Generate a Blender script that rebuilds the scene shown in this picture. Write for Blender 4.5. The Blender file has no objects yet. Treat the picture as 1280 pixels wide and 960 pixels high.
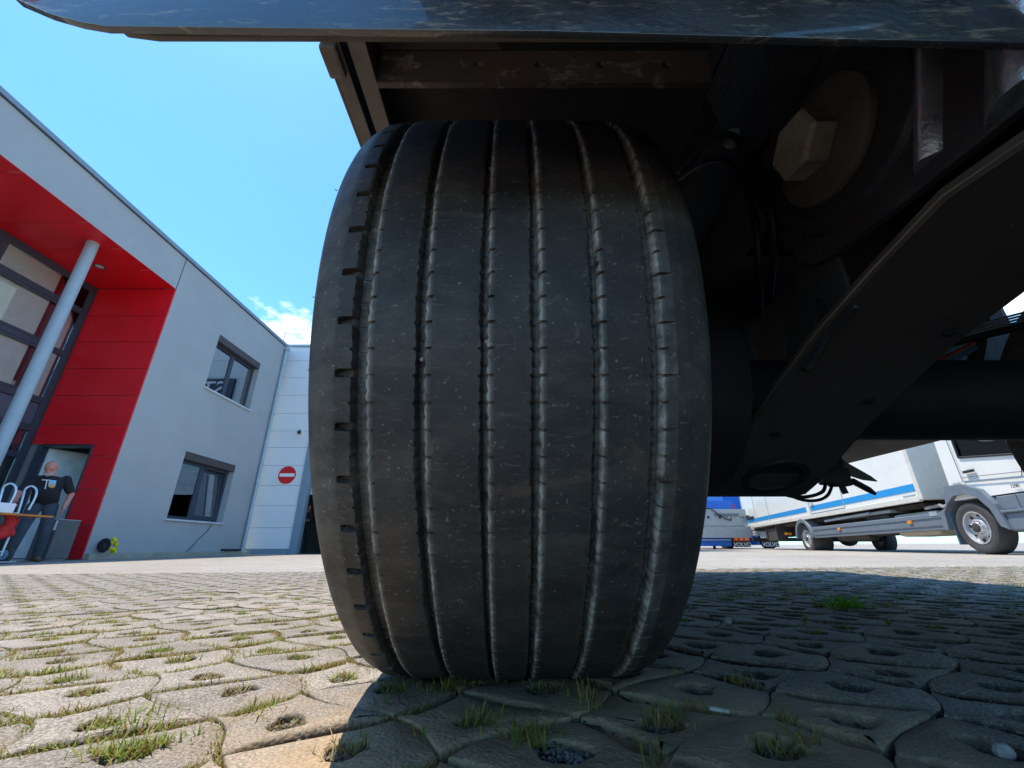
import bpy, bmesh, math, random
import numpy as np
from mathutils import Vector, Matrix, Euler
R_ = math.radians
PI = math.pi
rng = random.Random(7)
SC = bpy.context.scene
COL = SC.collection

# ------------------------------------------------------------------ camera
cam_d = bpy.data.cameras.new("camera")
cam_d.sensor_width = 36.0
cam_d.lens = 36.0 * 517.0 / 1280.0
cam_d.clip_start = 0.02
cam_d.clip_end = 3000
cam = bpy.data.objects.new("camera", cam_d)
COL.objects.link(cam)
cam.location = (0, 0, 0.17)
cam.rotation_euler = (R_(90 + 21.44), 0, 0)
SC.camera = cam

# ------------------------------------------------------------------ light
SUN_TRAVEL = Vector((0.27, -0.14, -1.0)).normalized()
to_sun = -SUN_TRAVEL
sun_el = math.asin(to_sun.z)
sun_az = math.atan2(to_sun.x, to_sun.y)
sd = bpy.data.lights.new("sun", 'SUN')
sd.energy = 3.5
sd.angle = R_(0.53)
sd.color = (1.0, 0.92, 0.80)
so = bpy.data.objects.new("sun", sd)
COL.objects.link(so)
so.rotation_euler = SUN_TRAVEL.to_track_quat('-Z', 'Y').to_euler()

world = bpy.data.worlds.new("World")
SC.world = world
world.use_nodes = True
wn, wl = world.node_tree.nodes, world.node_tree.links
wn.clear()
w_out = wn.new('ShaderNodeOutputWorld')
w_bg = wn.new('ShaderNodeBackground')
w_sky = wn.new('ShaderNodeTexSky')
w_sky.sky_type = 'NISHITA'
w_sky.sun_disc = False
w_sky.sun_elevation = sun_el
w_sky.sun_rotation = sun_az
w_sky.air_density = 1.0
w_sky.dust_density = 0.3
w_sky.ozone_density = 1.2
w_tc = wn.new('ShaderNodeTexCoord')
w_sep = wn.new('ShaderNodeSeparateXYZ')
wl.new(w_tc.outputs['Generated'], w_sep.inputs[0])
w_map = wn.new('ShaderNodeMapping')
w_map.inputs['Scale'].default_value = (1, 1, 2.2)
w_map.inputs['Location'].default_value = (0.35, 0.2, 0.0)
wl.new(w_tc.outputs['Generated'], w_map.inputs[0])
w_n = wn.new('ShaderNodeTexNoise')
w_n.inputs['Scale'].default_value = 3.2
w_n.inputs['Detail'].default_value = 9
w_n.inputs['Roughness'].default_value = 0.58
wl.new(w_map.outputs[0], w_n.inputs['Vector'])
w_r = wn.new('ShaderNodeValToRGB')
w_r.color_ramp.elements[0].position = 0.58
w_r.color_ramp.elements[1].position = 0.67
wl.new(w_n.outputs['Fac'], w_r.inputs[0])
w_el = wn.new('ShaderNodeMapRange')        # clouds lie low, all round the horizon
w_el.inputs['From Min'].default_value = 0.58
w_el.inputs['From Max'].default_value = 0.44
wl.new(w_sep.outputs['Z'], w_el.inputs['Value'])
w_m = wn.new('ShaderNodeMath'); w_m.operation = 'MULTIPLY'
wl.new(w_r.outputs[0], w_m.inputs[0]); wl.new(w_el.outputs[0], w_m.inputs[1])
w_mix = wn.new('ShaderNodeMix'); w_mix.data_type = 'RGBA'
w_mix.inputs['B'].default_value = (7.5, 7.6, 7.8, 1)
w_tint = wn.new('ShaderNodeMix'); w_tint.data_type = 'RGBA'; w_tint.blend_type = 'MULTIPLY'
w_tint.inputs['Factor'].default_value = 1.0
w_tint.inputs['B'].default_value = (0.55, 0.98, 1.24, 1)
wl.new(w_sky.outputs[0], w_tint.inputs['A'])
wl.new(w_m.outputs[0], w_mix.inputs['Factor'])
wl.new(w_tint.outputs['Result'], w_mix.inputs['A'])
wl.new(w_mix.outputs['Result'], w_bg.inputs['Color'])
w_bg.inputs['Strength'].default_value = 0.15
wl.new(w_bg.outputs[0], w_out.inputs[0])

SC.view_settings.view_transform = 'Standard'
SC.view_settings.look = 'None'
SC.view_settings.exposure = 0.90
SC.view_settings.gamma = 1.0
SC.view_settings.use_curve_mapping = False
SC.render.engine = 'CYCLES'
SC.cycles.max_bounces = 8
SC.cycles.diffuse_bounces = 4
SC.cycles.glossy_bounces = 4
SC.cycles.transparent_max_bounces = 8
SC.cycles.caustics_reflective = False
SC.cycles.caustics_refractive = False

# ------------------------------------------------------------------ materials
def _nt(name):
    m = bpy.data.materials.new(name)
    m.use_nodes = True
    nt = m.node_tree
    nt.nodes.clear()
    out = nt.nodes.new('ShaderNodeOutputMaterial')
    return m, nt, nt.nodes, nt.links, out

def noise(nt, scale, detail=6, rough=0.6, vec=None, dist=0.0):
    n = nt.nodes.new('ShaderNodeTexNoise')
    n.inputs['Scale'].default_value = scale
    n.inputs['Detail'].default_value = detail
    n.inputs['Roughness'].default_value = rough
    n.inputs['Distortion'].default_value = dist
    if vec is not None:
        nt.links.new(vec, n.inputs['Vector'])
    return n.outputs['Fac']

def ramp(nt, src, p0, p1, c0=(0, 0, 0, 1), c1=(1, 1, 1, 1)):
    r = nt.nodes.new('ShaderNodeValToRGB')
    e = r.color_ramp.elements
    e[0].position, e[1].position = p0, p1
    e[0].color, e[1].color = c0, c1
    nt.links.new(src, r.inputs[0])
    return r.outputs[0]

def mixc(nt, fac, a, b, mode='MIX'):
    m = nt.nodes.new('ShaderNodeMix')
    m.data_type = 'RGBA'
    m.blend_type = mode
    for s, v in (('Factor', fac), ('A', a), ('B', b)):
        if isinstance(v, (int, float)):
            m.inputs[s].default_value = v
        elif isinstance(v, tuple):
            m.inputs[s].default_value = v if len(v) == 4 else v + (1,)
        else:
            nt.links.new(v, m.inputs[s])
    return m.outputs['Result']

def math_(nt, op, a, b=0.0):
    m = nt.nodes.new('ShaderNodeMath')
    m.operation = op
    for i, v in enumerate((a, b)):
        if isinstance(v, (int, float)):
            m.inputs[i].default_value = v
        else:
            nt.links.new(v, m.inputs[i])
    return m.outputs[0]

def coords(nt, kind='Object', scale=None):
    t = nt.nodes.new('ShaderNodeTexCoord')
    v = t.outputs[kind]
    if scale:
        mp = nt.nodes.new('ShaderNodeMapping')
        mp.inputs['Scale'].default_value = scale
        nt.links.new(v, mp.inputs[0])
        v = mp.outputs[0]
    return v

def world_pos(nt, scale=None):
    g = nt.nodes.new('ShaderNodeNewGeometry')
    v = g.outputs['Position']
    if scale:
        mp = nt.nodes.new('ShaderNodeMapping')
        mp.inputs['Scale'].default_value = scale
        nt.links.new(v, mp.inputs[0])
        v = mp.outputs[0]
    return v

def bsdf(nt, out, color, rough=0.5, metal=0.0, bump=None, bump_s=0.2, bump_d=0.01, spec=0.5, coat=0.0):
    b = nt.nodes.new('ShaderNodeBsdfPrincipled')
    for s, v in (('Base Color', color), ('Roughness', rough), ('Metallic', metal)):
        if isinstance(v, (int, float)):
            b.inputs[s].default_value = v
        elif isinstance(v, tuple):
            b.inputs[s].default_value = v if len(v) == 4 else v + (1,)
        else:
            nt.links.new(v, b.inputs[s])
    b.inputs['Specular IOR Level'].default_value = spec
    b.inputs['Coat Weight'].default_value = coat
    if bump is not None:
        bp = nt.nodes.new('ShaderNodeBump')
        bp.inputs['Strength'].default_value = bump_s
        bp.inputs['Distance'].default_value = bump_d
        nt.links.new(bump, bp.inputs['Height'])
        nt.links.new(bp.outputs[0], b.inputs['Normal'])
    nt.links.new(b.outputs[0], out.inputs[0])
    return b

def plain(name, c, rough=0.5, metal=0.0, var=0.12, ns=6.0, bump=0.06, bs=60.0, bd=0.004, dirt=0.0,
          dirt_c=(0.16, 0.13, 0.10), dirt_s=3.0, spec=0.5, coat=0.0):
    """base colour with mottling, fine grain and optional dirt patches"""
    m, nt, n, l, out = _nt(name)
    v = world_pos(nt)
    f = noise(nt, ns, 7, 0.6, v)
    lo = tuple(x * (1 - var) for x in c); hi = tuple(min(1, x * (1 + var)) for x in c)
    col = ramp(nt, f, 0.3, 0.7, lo + (1,), hi + (1,))
    if dirt > 0:
        d = ramp(nt, noise(nt, dirt_s, 9, 0.68, v, 0.4), 0.5, 0.68)
        col = mixc(nt, math_(nt, 'MULTIPLY', d, dirt), col, dirt_c)
    g = noise(nt, bs, 5, 0.6, v)
    rg = math_(nt, 'ADD', math_(nt, 'MULTIPLY', f, 0.25), rough - 0.125)
    bsdf(nt, out, col, rg, metal, g, bump, bd, spec, coat)
    return m

def glass(name, tint=(0.75, 0.8, 0.8), ior=1.75, coat=0.0):
    m, nt, n, l, out = _nt(name)
    tr = n.new('ShaderNodeBsdfTransparent'); tr.inputs[0].default_value = tint + (1,)
    gl = n.new('ShaderNodeBsdfGlossy'); gl.inputs['Roughness'].default_value = 0.015
    gl.inputs['Color'].default_value = (0.92, 0.95, 0.96, 1)
    fr = n.new('ShaderNodeFresnel'); fr.inputs['IOR'].default_value = ior
    bp = n.new('ShaderNodeBump'); bp.inputs['Strength'].default_value = 0.02
    l.new(noise(nt, 1.3, 2, 0.5, world_pos(nt)), bp.inputs['Height'])
    l.new(bp.outputs[0], gl.inputs['Normal'])
    mx = n.new('ShaderNodeMixShader')
    l.new(math_(nt, 'ADD', math_(nt, 'MULTIPLY', fr.outputs[0], 1 - coat), coat), mx.inputs[0]); l.new(tr.outputs[0], mx.inputs[1]); l.new(gl.outputs[0], mx.inputs[2])
    l.new(mx.outputs[0], out.inputs[0])
    return m

M = {}
# rubber of the big tyre: worn, dusty, scratched
def rubber():
    m, nt, n, l, out = _nt('tyre_rubber')
    v = world_pos(nt)
    base = ramp(nt, noise(nt, 9, 8, 0.65, v), 0.3, 0.72, (0.020, 0.0195, 0.019, 1), (0.050, 0.047, 0.044, 1))
    smear = ramp(nt, noise(nt, 1.0, 8, 0.7, world_pos(nt, (9, 24, 24)), 0.6), 0.49, 0.66)
    base = mixc(nt, math_(nt, 'MULTIPLY', smear, 0.55), base, (0.085, 0.075, 0.065))
    brown = ramp(nt, noise(nt, 10, 9, 0.72, v, 0.8), 0.57, 0.70)
    base = mixc(nt, math_(nt, 'MULTIPLY', brown, 0.45), base, (0.15, 0.095, 0.06))
    chalk = ramp(nt, noise(nt, 21, 9, 0.75, world_pos(nt, (1, 1, 1.3)), 1.0), 0.63, 0.70)
    base = mixc(nt, math_(nt, 'MULTIPLY', chalk, 0.6), base, (0.22, 0.20, 0.175))
    speck = ramp(nt, noise(nt, 215, 3, 0.5, v), 0.655, 0.72)
    base = mixc(nt, math_(nt, 'MULTIPLY', speck, 0.55), base, (0.26, 0.245, 0.22))
    scr = ramp(nt, noise(nt, 1.0, 4, 0.5, world_pos(nt, (50, 420, 330)), 0.3), 0.64, 0.72)
    base = mixc(nt, math_(nt, 'MULTIPLY', scr, 0.5), base, (0.15, 0.14, 0.125))
    mot = ramp(nt, noise(nt, 3.2, 9, 0.75, v, 0.7), 0.36, 0.66, (0.62, 0.62, 0.63, 1), (1.55, 1.5, 1.42, 1))
    base = mixc(nt, 1.0, base, mot, 'MULTIPLY')
    a = n.new('ShaderNodeAttribute'); a.attribute_name = 'dust_light'  # real dust, plus sidelight painted on left shoulder and left-facing groove walls
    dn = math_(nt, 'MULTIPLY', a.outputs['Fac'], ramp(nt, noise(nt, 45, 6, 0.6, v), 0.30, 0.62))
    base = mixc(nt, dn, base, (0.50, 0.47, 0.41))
    rg = math_(nt, 'ADD', math_(nt, 'MULTIPLY', noise(nt, 25, 6, 0.6, v), 0.3), 0.42)
    h = math_(nt, 'ADD', noise(nt, 700, 3, 0.6, v), math_(nt, 'MULTIPLY', noise(nt, 90, 4, 0.6, v), 1.2))
    bsdf(nt, out, base, rg, 0, h, 0.22, 0.0012, 0.45)
    return m
M['rubber'] = rubber()

def chassis(name, c0, c1, speck=0.5, rough=0.5, splat=0.0, splat_c=(0.28, 0.22, 0.16), rust=0.0, spec=0.5, smear=(7, 26, 26), coat=0.0):
    m, nt, n, l, out = _nt(name)
    v = world_pos(nt)
    col = ramp(nt, noise(nt, 7, 8, 0.65, v), 0.3, 0.72, c0 + (1,), c1 + (1,))
    if rust:
        r = ramp(nt, noise(nt, 11, 9, 0.7, v, 0.5), 0.50, 0.66)
        col = mixc(nt, math_(nt, 'MULTIPLY', r, rust), col, (0.10, 0.042, 0.02))
    if splat:
        s = ramp(nt, noise(nt, 1.0, 9, 0.72, world_pos(nt, smear), 0.5), 0.55, 0.64)
        col = mixc(nt, math_(nt, 'MULTIPLY', s, splat), col, splat_c)
    if speck:
        s = ramp(nt, noise(nt, 210, 3, 0.5, v), 0.69, 0.75)
        col = mixc(nt, math_(nt, 'MULTIPLY', s, speck), col, (0.22, 0.20, 0.18))
    h = noise(nt, 130, 5, 0.6, v)
    rg = math_(nt, 'ADD', math_(nt, 'MULTIPLY', noise(nt, 16, 6, 0.6, v), 0.35), rough - 0.17)
    bsdf(nt, out, col, rg, 0, h, 0.2, 0.002, spec, coat)
    return m
M['bumper'] = chassis('dirty_black_plastic', (0.018, 0.018, 0.02), (0.035, 0.034, 0.034), 0.3, 0.27, 0.9, (0.24, 0.19, 0.135), 0, 0.9, (26, 60, 120), 0.8)
M['bumper_mud'] = M['bumper']
M['black'] = chassis('black_underbody', (0.006, 0.006, 0.007), (0.014, 0.013, 0.013), 0.25, 0.7, 0.0)
M['gloss_black'] = chassis('black_chassis_paint', (0.026, 0.028, 0.034), (0.046, 0.049, 0.057), 0.9, 0.3, 0.35, (0.07, 0.06, 0.05), 0.12)
M['highlight_metal'] = plain('bright_highlight_metal', (0.62, 0.67, 0.73), 0.30, 0.9, var=0.15, ns=30, bump=0.5, bs=160, bd=0.0015)  # bright metal colour puts sky highlights on the black bracket folds
M['arm'] = chassis('dusty_spring_steel', (0.042, 0.033, 0.030), (0.085, 0.067, 0.058), 1.0, 0.62, 0.4, (0.06, 0.045, 0.038))
M['rusty'] = chassis('rusty_frame_steel', (0.045, 0.038, 0.033), (0.085, 0.072, 0.06), 0.3, 0.7, 0.8, (0.25, 0.225, 0.18), 0.7, 0.5, (13, 13, 16))
M['rail'] = chassis('weathered_rail_steel', (0.10, 0.082, 0.066), (0.17, 0.14, 0.115), 0.3, 0.65, 0.4, (0.22, 0.19, 0.15), 0.35)
M['bolt'] = chassis('worn_bolt_steel', (0.34, 0.305, 0.245), (0.55, 0.49, 0.40), 0.3, 0.55, 0.5, (0.10, 0.06, 0.035), 0.4)
M['washer'] = chassis('dull_washer_steel', (0.085, 0.075, 0.062), (0.15, 0.132, 0.108), 0.3, 0.6, 0.4, (0.05, 0.035, 0.025), 0.25)
M['bright_edge'] = plain('worn_bare_edge', (0.30, 0.23, 0.17), 0.5, 0.3)
M['wheel_paint'] = plain('silver_wheel_paint', (0.55, 0.56, 0.57), 0.4, 0.3, dirt=0.5)
M['cable_red'] = plain('red_cable', (0.45, 0.03, 0.02), 0.4)
M['cable_blue'] = plain('blue_cable', (0.03, 0.15, 0.4), 0.4)
M['cable_green'] = plain('green_cable', (0.03, 0.25, 0.12), 0.4)
M['cable_black'] = plain('black_cable', (0.012, 0.012, 0.013), 0.5)
M['orange_lens'] = plain('orange_lens', (0.85, 0.28, 0.02), 0.2)
M['red_lens'] = plain('red_lens', (0.65, 0.02, 0.02), 0.25)

M['render'] = plain('grey_render', (0.425, 0.425, 0.415), 0.9, var=0.05, ns=1.2, bump=0.35, bs=90, bd=0.006, dirt=0.35, dirt_c=(0.35, 0.35, 0.34), dirt_s=0.7)
M['red_panel'] = plain('red_cladding', (0.84, 0.012, 0.022), 0.40, var=0.07, ns=1.1, bump=0.10, bs=1.6, bd=0.05, dirt=0.10, dirt_c=(0.5, 0.03, 0.03), spec=0.4)
M['white_panel'] = plain('white_cladding', (0.80, 0.80, 0.80), 0.5, var=0.03, ns=1.0, bump=0.02, dirt=0.12, dirt_c=(0.6, 0.6, 0.58))
M['anthracite'] = plain('anthracite_aluminium', (0.045, 0.055, 0.075), 0.42, var=0.08)
M['steel_blue'] = plain('blue_grey_trim', (0.22, 0.29, 0.35), 0.45, var=0.08)
M['column'] = plain('light_blue_grey_paint', (0.36, 0.43, 0.47), 0.5, var=0.05)
M['pipe'] = plain('zinc_pipe', (0.40, 0.49, 0.53), 0.45, 0.2)
M['lintel'] = plain('brown_shutter_box', (0.075, 0.06, 0.058), 0.6)
M['sill'] = plain('pale_window_sill', (0.58, 0.60, 0.61), 0.55)
M['concrete'] = plain('yellowish_concrete', (0.40, 0.36, 0.28), 0.9, var=0.15, ns=4, bump=0.3, dirt=0.3, dirt_c=(0.25, 0.21, 0.15))
M['inner_wall'] = plain('grey_green_inner_wall', (0.50, 0.52, 0.47), 0.9, var=0.03)
M['inner_dark'] = plain('dim_inner_wall', (0.22, 0.22, 0.21), 0.9, var=0.08)
M['spandrel'] = plain('slate_spandrel_panel', (0.10, 0.105, 0.14), 0.35, var=0.05)
M['door_white'] = plain('white_door_edge', (0.75, 0.77, 0.76), 0.5)
M['glass'] = glass('window_glass', (0.95, 0.96, 0.95), 1.45)
M['glass_strong'] = glass('coated_facade_glass', (0.72, 0.74, 0.75), 1.6, 0.34)
M['curtain'] = plain('pale_blind', (0.80, 0.77, 0.70), 0.8, var=0.06)
M['light_fit'] = plain('white_soffit_lamp', (0.75, 0.72, 0.68), 0.4)
M['sign_red'] = plain('red_sign_sheeting', (0.72, 0.012, 0.02), 0.4, var=0.02)
M['sign_white'] = plain('white_sign_sheeting', (0.85, 0.85, 0.85), 0.4, var=0.02)
M['cam_white'] = plain('white_camera_shell', (0.75, 0.75, 0.75), 0.4)
M['grey_cabinet'] = plain('dark_grey_cabinet', (0.085, 0.09, 0.092), 0.5, var=0.1)
M['grey_cabinet2'] = plain('mid_grey_cabinet', (0.125, 0.13, 0.13), 0.5, var=0.1)
M['beige_render'] = plain('beige_render', (0.62, 0.52, 0.42), 0.9, var=0.06)

M['truck_white'] = plain('cream_truck_paint', (0.86, 0.845, 0.79), 0.35, var=0.03, ns=2, bump=0.01, dirt=0.12, dirt_c=(0.55, 0.5, 0.42), coat=0.2)
M['truck_seal'] = plain('cream_body_trim', (0.70, 0.68, 0.60), 0.5, var=0.05, dirt=0.25, dirt_c=(0.45, 0.4, 0.32))
M['truck_blue'] = plain('light_blue_stripe', (0.02, 0.30, 0.68), 0.4, var=0.05)
M['truck_grey'] = plain('grey_plastic_skirt', (0.15, 0.18, 0.215), 0.55, var=0.08, dirt=0.25, dirt_c=(0.22, 0.22, 0.21))
M['truck_tyre'] = plain('dusty_black_tyre', (0.055, 0.053, 0.052), 0.8, var=0.2, dirt=0.3, dirt_c=(0.13, 0.12, 0.11))
M['truck_under'] = plain('grimy_truck_chassis', (0.05, 0.045, 0.04), 0.8, var=0.3, dirt=0.5, dirt_c=(0.12, 0.10, 0.08))
M['tank'] = plain('dusty_aluminium_tank', (0.50, 0.45, 0.37), 0.6, 0.2, dirt=0.4, dirt_c=(0.3, 0.25, 0.18))
M['chrome'] = plain('polished_hub_steel', (0.75, 0.75, 0.75), 0.25, 0.7, var=0.1)
M['strong_blue'] = plain('bright_blue_paint', (0.01, 0.17, 0.72), 0.4, var=0.06)
M['galv'] = plain('galvanised_plate', (0.40, 0.45, 0.48), 0.5, 0.3, var=0.12, ns=5, dirt=0.4, dirt_c=(0.28, 0.32, 0.35), dirt_s=2.0)
M['yellow'] = plain('yellow_plastic', (0.80, 0.66, 0.01), 0.4)
M['maroon'] = plain('maroon_reflection_cloth', (0.13, 0.02, 0.03), 0.8)  # maroon for seats and strips, standing in for window reflections
M['mirror_grey'] = plain('grey_mirror_shell', (0.25, 0.27, 0.29), 0.5)

M['skin'] = plain('pinkish_skin', (0.56, 0.215, 0.155), 0.5, var=0.15, ns=25, bump=0.05, bs=300)
M['beard'] = plain('grey_white_beard', (0.42, 0.36, 0.33), 0.9, bump=0.4, bs=200)
M['hair'] = plain('dark_brown_hair', (0.03, 0.018, 0.012), 0.7, bump=0.4, bs=200)
M['shirt_black'] = plain('black_cotton', (0.014, 0.013, 0.018), 0.9, var=0.2)
M['print_white'] = plain('white_shirt_print', (0.62, 0.62, 0.64), 0.8)
M['print_blue'] = plain('pale_blue_shirt_print', (0.30, 0.55, 0.68), 0.8)
M['print_gold'] = plain('gold_shirt_print', (0.70, 0.38, 0.10), 0.8)
M['jeans'] = plain('dark_denim', (0.05, 0.06, 0.078), 0.9, var=0.3, ns=9)
M['trousers'] = plain('black_work_trousers', (0.02, 0.021, 0.026), 0.9, var=0.2)
M['shoe'] = plain('brown_leather_shoe', (0.11, 0.07, 0.045), 0.6)
M['alu'] = plain('brushed_aluminium', (0.62, 0.66, 0.70), 0.35, 0.6)
M['orange_board'] = plain('orange_wood', (0.62, 0.21, 0.03), 0.5)
M['red_bag'] = plain('red_bag_cloth', (0.62, 0.02, 0.02), 0.7, var=0.2, ns=12)
M['hub_blue'] = plain('pale_blue_wheel_plastic', (0.40, 0.52, 0.66), 0.5)
M['blackplastic'] = plain('matt_black_plastic', (0.02, 0.02, 0.022), 0.6)
M['dark_text'] = plain('dark_lettering', (0.12, 0.12, 0.12), 0.5)
M['butt'] = plain('pale_cigarette_paper', (0.45, 0.42, 0.36), 0.9)
M['white_stone'] = plain('pale_stone', (0.33, 0.31, 0.28), 0.9, var=0.35, ns=90)
M['fluff'] = plain('grey_seed_fluff', (0.45, 0.50, 0.50), 0.95)

def paver_mat(name, rnd):
    m, nt, n, l, out = _nt(name)
    v = world_pos(nt)
    col = ramp(nt, noise(nt, 9, 8, 0.65, v), 0.3, 0.72, (0.285, 0.245, 0.205, 1), (0.425, 0.372, 0.315, 1))
    agg = ramp(nt, noise(nt, 330, 3, 0.6, v), 0.40, 0.62, (0.50, 0.50, 0.50, 1), (1.2, 1.2, 1.2, 1))
    col = mixc(nt, 1.0, col, agg, 'MULTIPLY')
    pale = ramp(nt, noise(nt, 300, 2, 0.5, v), 0.645, 0.70)
    col = mixc(nt, math_(nt, 'MULTIPLY', pale, 0.8), col, (0.58, 0.56, 0.52))
    dk = ramp(nt, noise(nt, 260, 2, 0.5, world_pos(nt, (1.1, 0.9, 1))), 0.66, 0.73)
    col = mixc(nt, math_(nt, 'MULTIPLY', dk, 0.7), col, (0.07, 0.065, 0.06))
    ochre = ramp(nt, noise(nt, 5.5, 7, 0.65, v, 0.4), 0.53, 0.70)
    col = mixc(nt, math_(nt, 'MULTIPLY', ochre, 0.55), col, (0.30, 0.21, 0.115))
    a = n.new('ShaderNodeAttribute'); a.attribute_name = 'soil'
    so_ = math_(nt, 'MULTIPLY', a.outputs['Fac'], ramp(nt, noise(nt, 38, 6, 0.65, v), 0.28, 0.6))
    col = mixc(nt, so_, col, (0.060, 0.045, 0.030))
    deep = ramp(nt, a.outputs['Fac'], 0.86, 0.98)
    col = mixc(nt, deep, col, (0.026, 0.021, 0.016))
    # brown silt before the tyre, coloured paler to lift the shade there
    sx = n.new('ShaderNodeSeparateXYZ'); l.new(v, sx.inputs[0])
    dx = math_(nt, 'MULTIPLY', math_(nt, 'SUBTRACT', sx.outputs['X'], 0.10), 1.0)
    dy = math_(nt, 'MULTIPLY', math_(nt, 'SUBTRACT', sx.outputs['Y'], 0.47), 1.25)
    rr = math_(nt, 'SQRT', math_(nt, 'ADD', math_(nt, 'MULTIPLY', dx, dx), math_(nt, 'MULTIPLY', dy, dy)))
    silt_lift = ramp(nt, math_(nt, 'ADD', rr, math_(nt, 'MULTIPLY', noise(nt, 11, 7, 0.65, v), 0.35)), 0.40, 0.60, (1, 1, 1, 1), (0, 0, 0, 1))
    col = mixc(nt, math_(nt, 'MULTIPLY', silt_lift, 0.75), col, mixc(nt, noise(nt, 60, 5, 0.6, v), (0.32, 0.205, 0.10), (0.60, 0.42, 0.23)))
    if rnd:
        oi = n.new('ShaderNodeObjectInfo')
        t = ramp(nt, oi.outputs['Random'], 0.0, 1.0, (0.84, 0.83, 0.82, 1), (1.12, 1.11, 1.10, 1))
        col = mixc(nt, 1.0, col, t, 'MULTIPLY')
    vo = n.new('ShaderNodeTexVoronoi'); vo.inputs['Scale'].default_value = 210; l.new(v, vo.inputs['Vector'])
    h = math_(nt, 'ADD', math_(nt, 'MULTIPLY', vo.outputs['Distance'], -0.9), math_(nt, 'MULTIPLY', noise(nt, 55, 8, 0.7, v), 1.6))
    bsdf(nt, out, col, 0.88, 0, h, 0.5, 0.004, 0.3)
    return m
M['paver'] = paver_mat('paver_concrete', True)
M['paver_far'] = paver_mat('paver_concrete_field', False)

def soil_mat():
    m, nt, n, l, out = _nt('joint_soil')
    v = world_pos(nt)
    col = ramp(nt, noise(nt, 30, 8, 0.7, v), 0.3, 0.7, (0.085, 0.068, 0.046, 1), (0.25, 0.20, 0.135, 1))
    g = ramp(nt, noise(nt, 170, 3, 0.6, v), 0.45, 0.65, (0.5, 0.5, 0.5, 1), (1.3, 1.3, 1.3, 1))
    col = mixc(nt, 1.0, col, g, 'MULTIPLY')
    h = noise(nt, 170, 4, 0.6, v)
    bsdf(nt, out, col, 0.95, 0, h, 0.9, 0.008, 0.2)
    return m
M['soil'] = soil_mat()

def yard_mat():
    m, nt, n, l, out = _nt('yard_block_paving')
    v = world_pos(nt)
    br = n.new('ShaderNodeTexBrick')
    l.new(v, br.inputs['Vector'])
    br.inputs['Scale'].default_value = 1.0
    br.inputs['Brick Width'].default_value = 0.20
    br.inputs['Row Height'].default_value = 0.10
    br.inputs['Mortar Size'].default_value = 0.010
    br.inputs['Mortar Smooth'].default_value = 0.3
    br.offset = 0.0
    br.inputs['Color1'].default_value = (0.345, 0.312, 0.272, 1)
    br.inputs['Color2'].default_value = (0.41, 0.37, 0.322, 1)
    br.inputs['Mortar'].default_value = (0.12, 0.10, 0.07, 1)
    big = ramp(nt, noise(nt, 0.5, 7, 0.6, v), 0.3, 0.7, (0.86, 0.85, 0.84, 1), (1.12, 1.12, 1.12, 1))
    col = mixc(nt, 1.0, br.outputs['Color'], big, 'MULTIPLY')
    fine = ramp(nt, noise(nt, 60, 4, 0.6, v), 0.35, 0.65, (0.85, 0.85, 0.85, 1), (1.1, 1.1, 1.1, 1))
    col = mixc(nt, 1.0, col, fine, 'MULTIPLY')
    moss = ramp(nt, noise(nt, 2.6, 8, 0.7, v, 0.6), 0.60, 0.72)
    mm = math_(nt, 'MULTIPLY', moss, br.outputs['Fac'])
    col = mixc(nt, math_(nt, 'MULTIPLY', mm, 0.8), col, (0.13, 0.16, 0.03))
    h = math_(nt, 'SUBTRACT', noise(nt, 90, 4, 0.6, v), math_(nt, 'MULTIPLY', br.outputs['Fac'], 2.0))
    bsdf(nt, out, col, 0.9, 0, h, 0.4, 0.004, 0.3)
    return m
M['yard'] = yard_mat()

def blade_mat():
    m, nt, n, l, out = _nt('grass_blades')
    a = n.new('ShaderNodeAttribute'); a.attribute_name = 'tone'
    b = n.new('ShaderNodeBsdfPrincipled')
    l.new(a.outputs['Color'], b.inputs['Base Color'])
    b.inputs['Roughness'].default_value = 0.55
    t = n.new('ShaderNodeBsdfTranslucent')
    l.new(a.outputs['Color'], t.inputs['Color'])
    mx = n.new('ShaderNodeMixShader'); mx.inputs[0].default_value = 0.4
    l.new(b.outputs[0], mx.inputs[1]); l.new(t.outputs[0], mx.inputs[2])
    l.new(mx.outputs[0], out.inputs[0])
    return m
M['blade'] = blade_mat()
def gravel_mat():
    m, nt, n, l, out = _nt('joint_gravel')
    a = n.new('ShaderNodeAttribute'); a.attribute_name = 'tone'
    bsdf(nt, out, a.outputs['Color'], 0.9, 0, noise(nt, 400, 3, 0.6, world_pos(nt)), 0.4, 0.002, 0.3)
    return m
M['gravel'] = gravel_mat()

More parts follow.
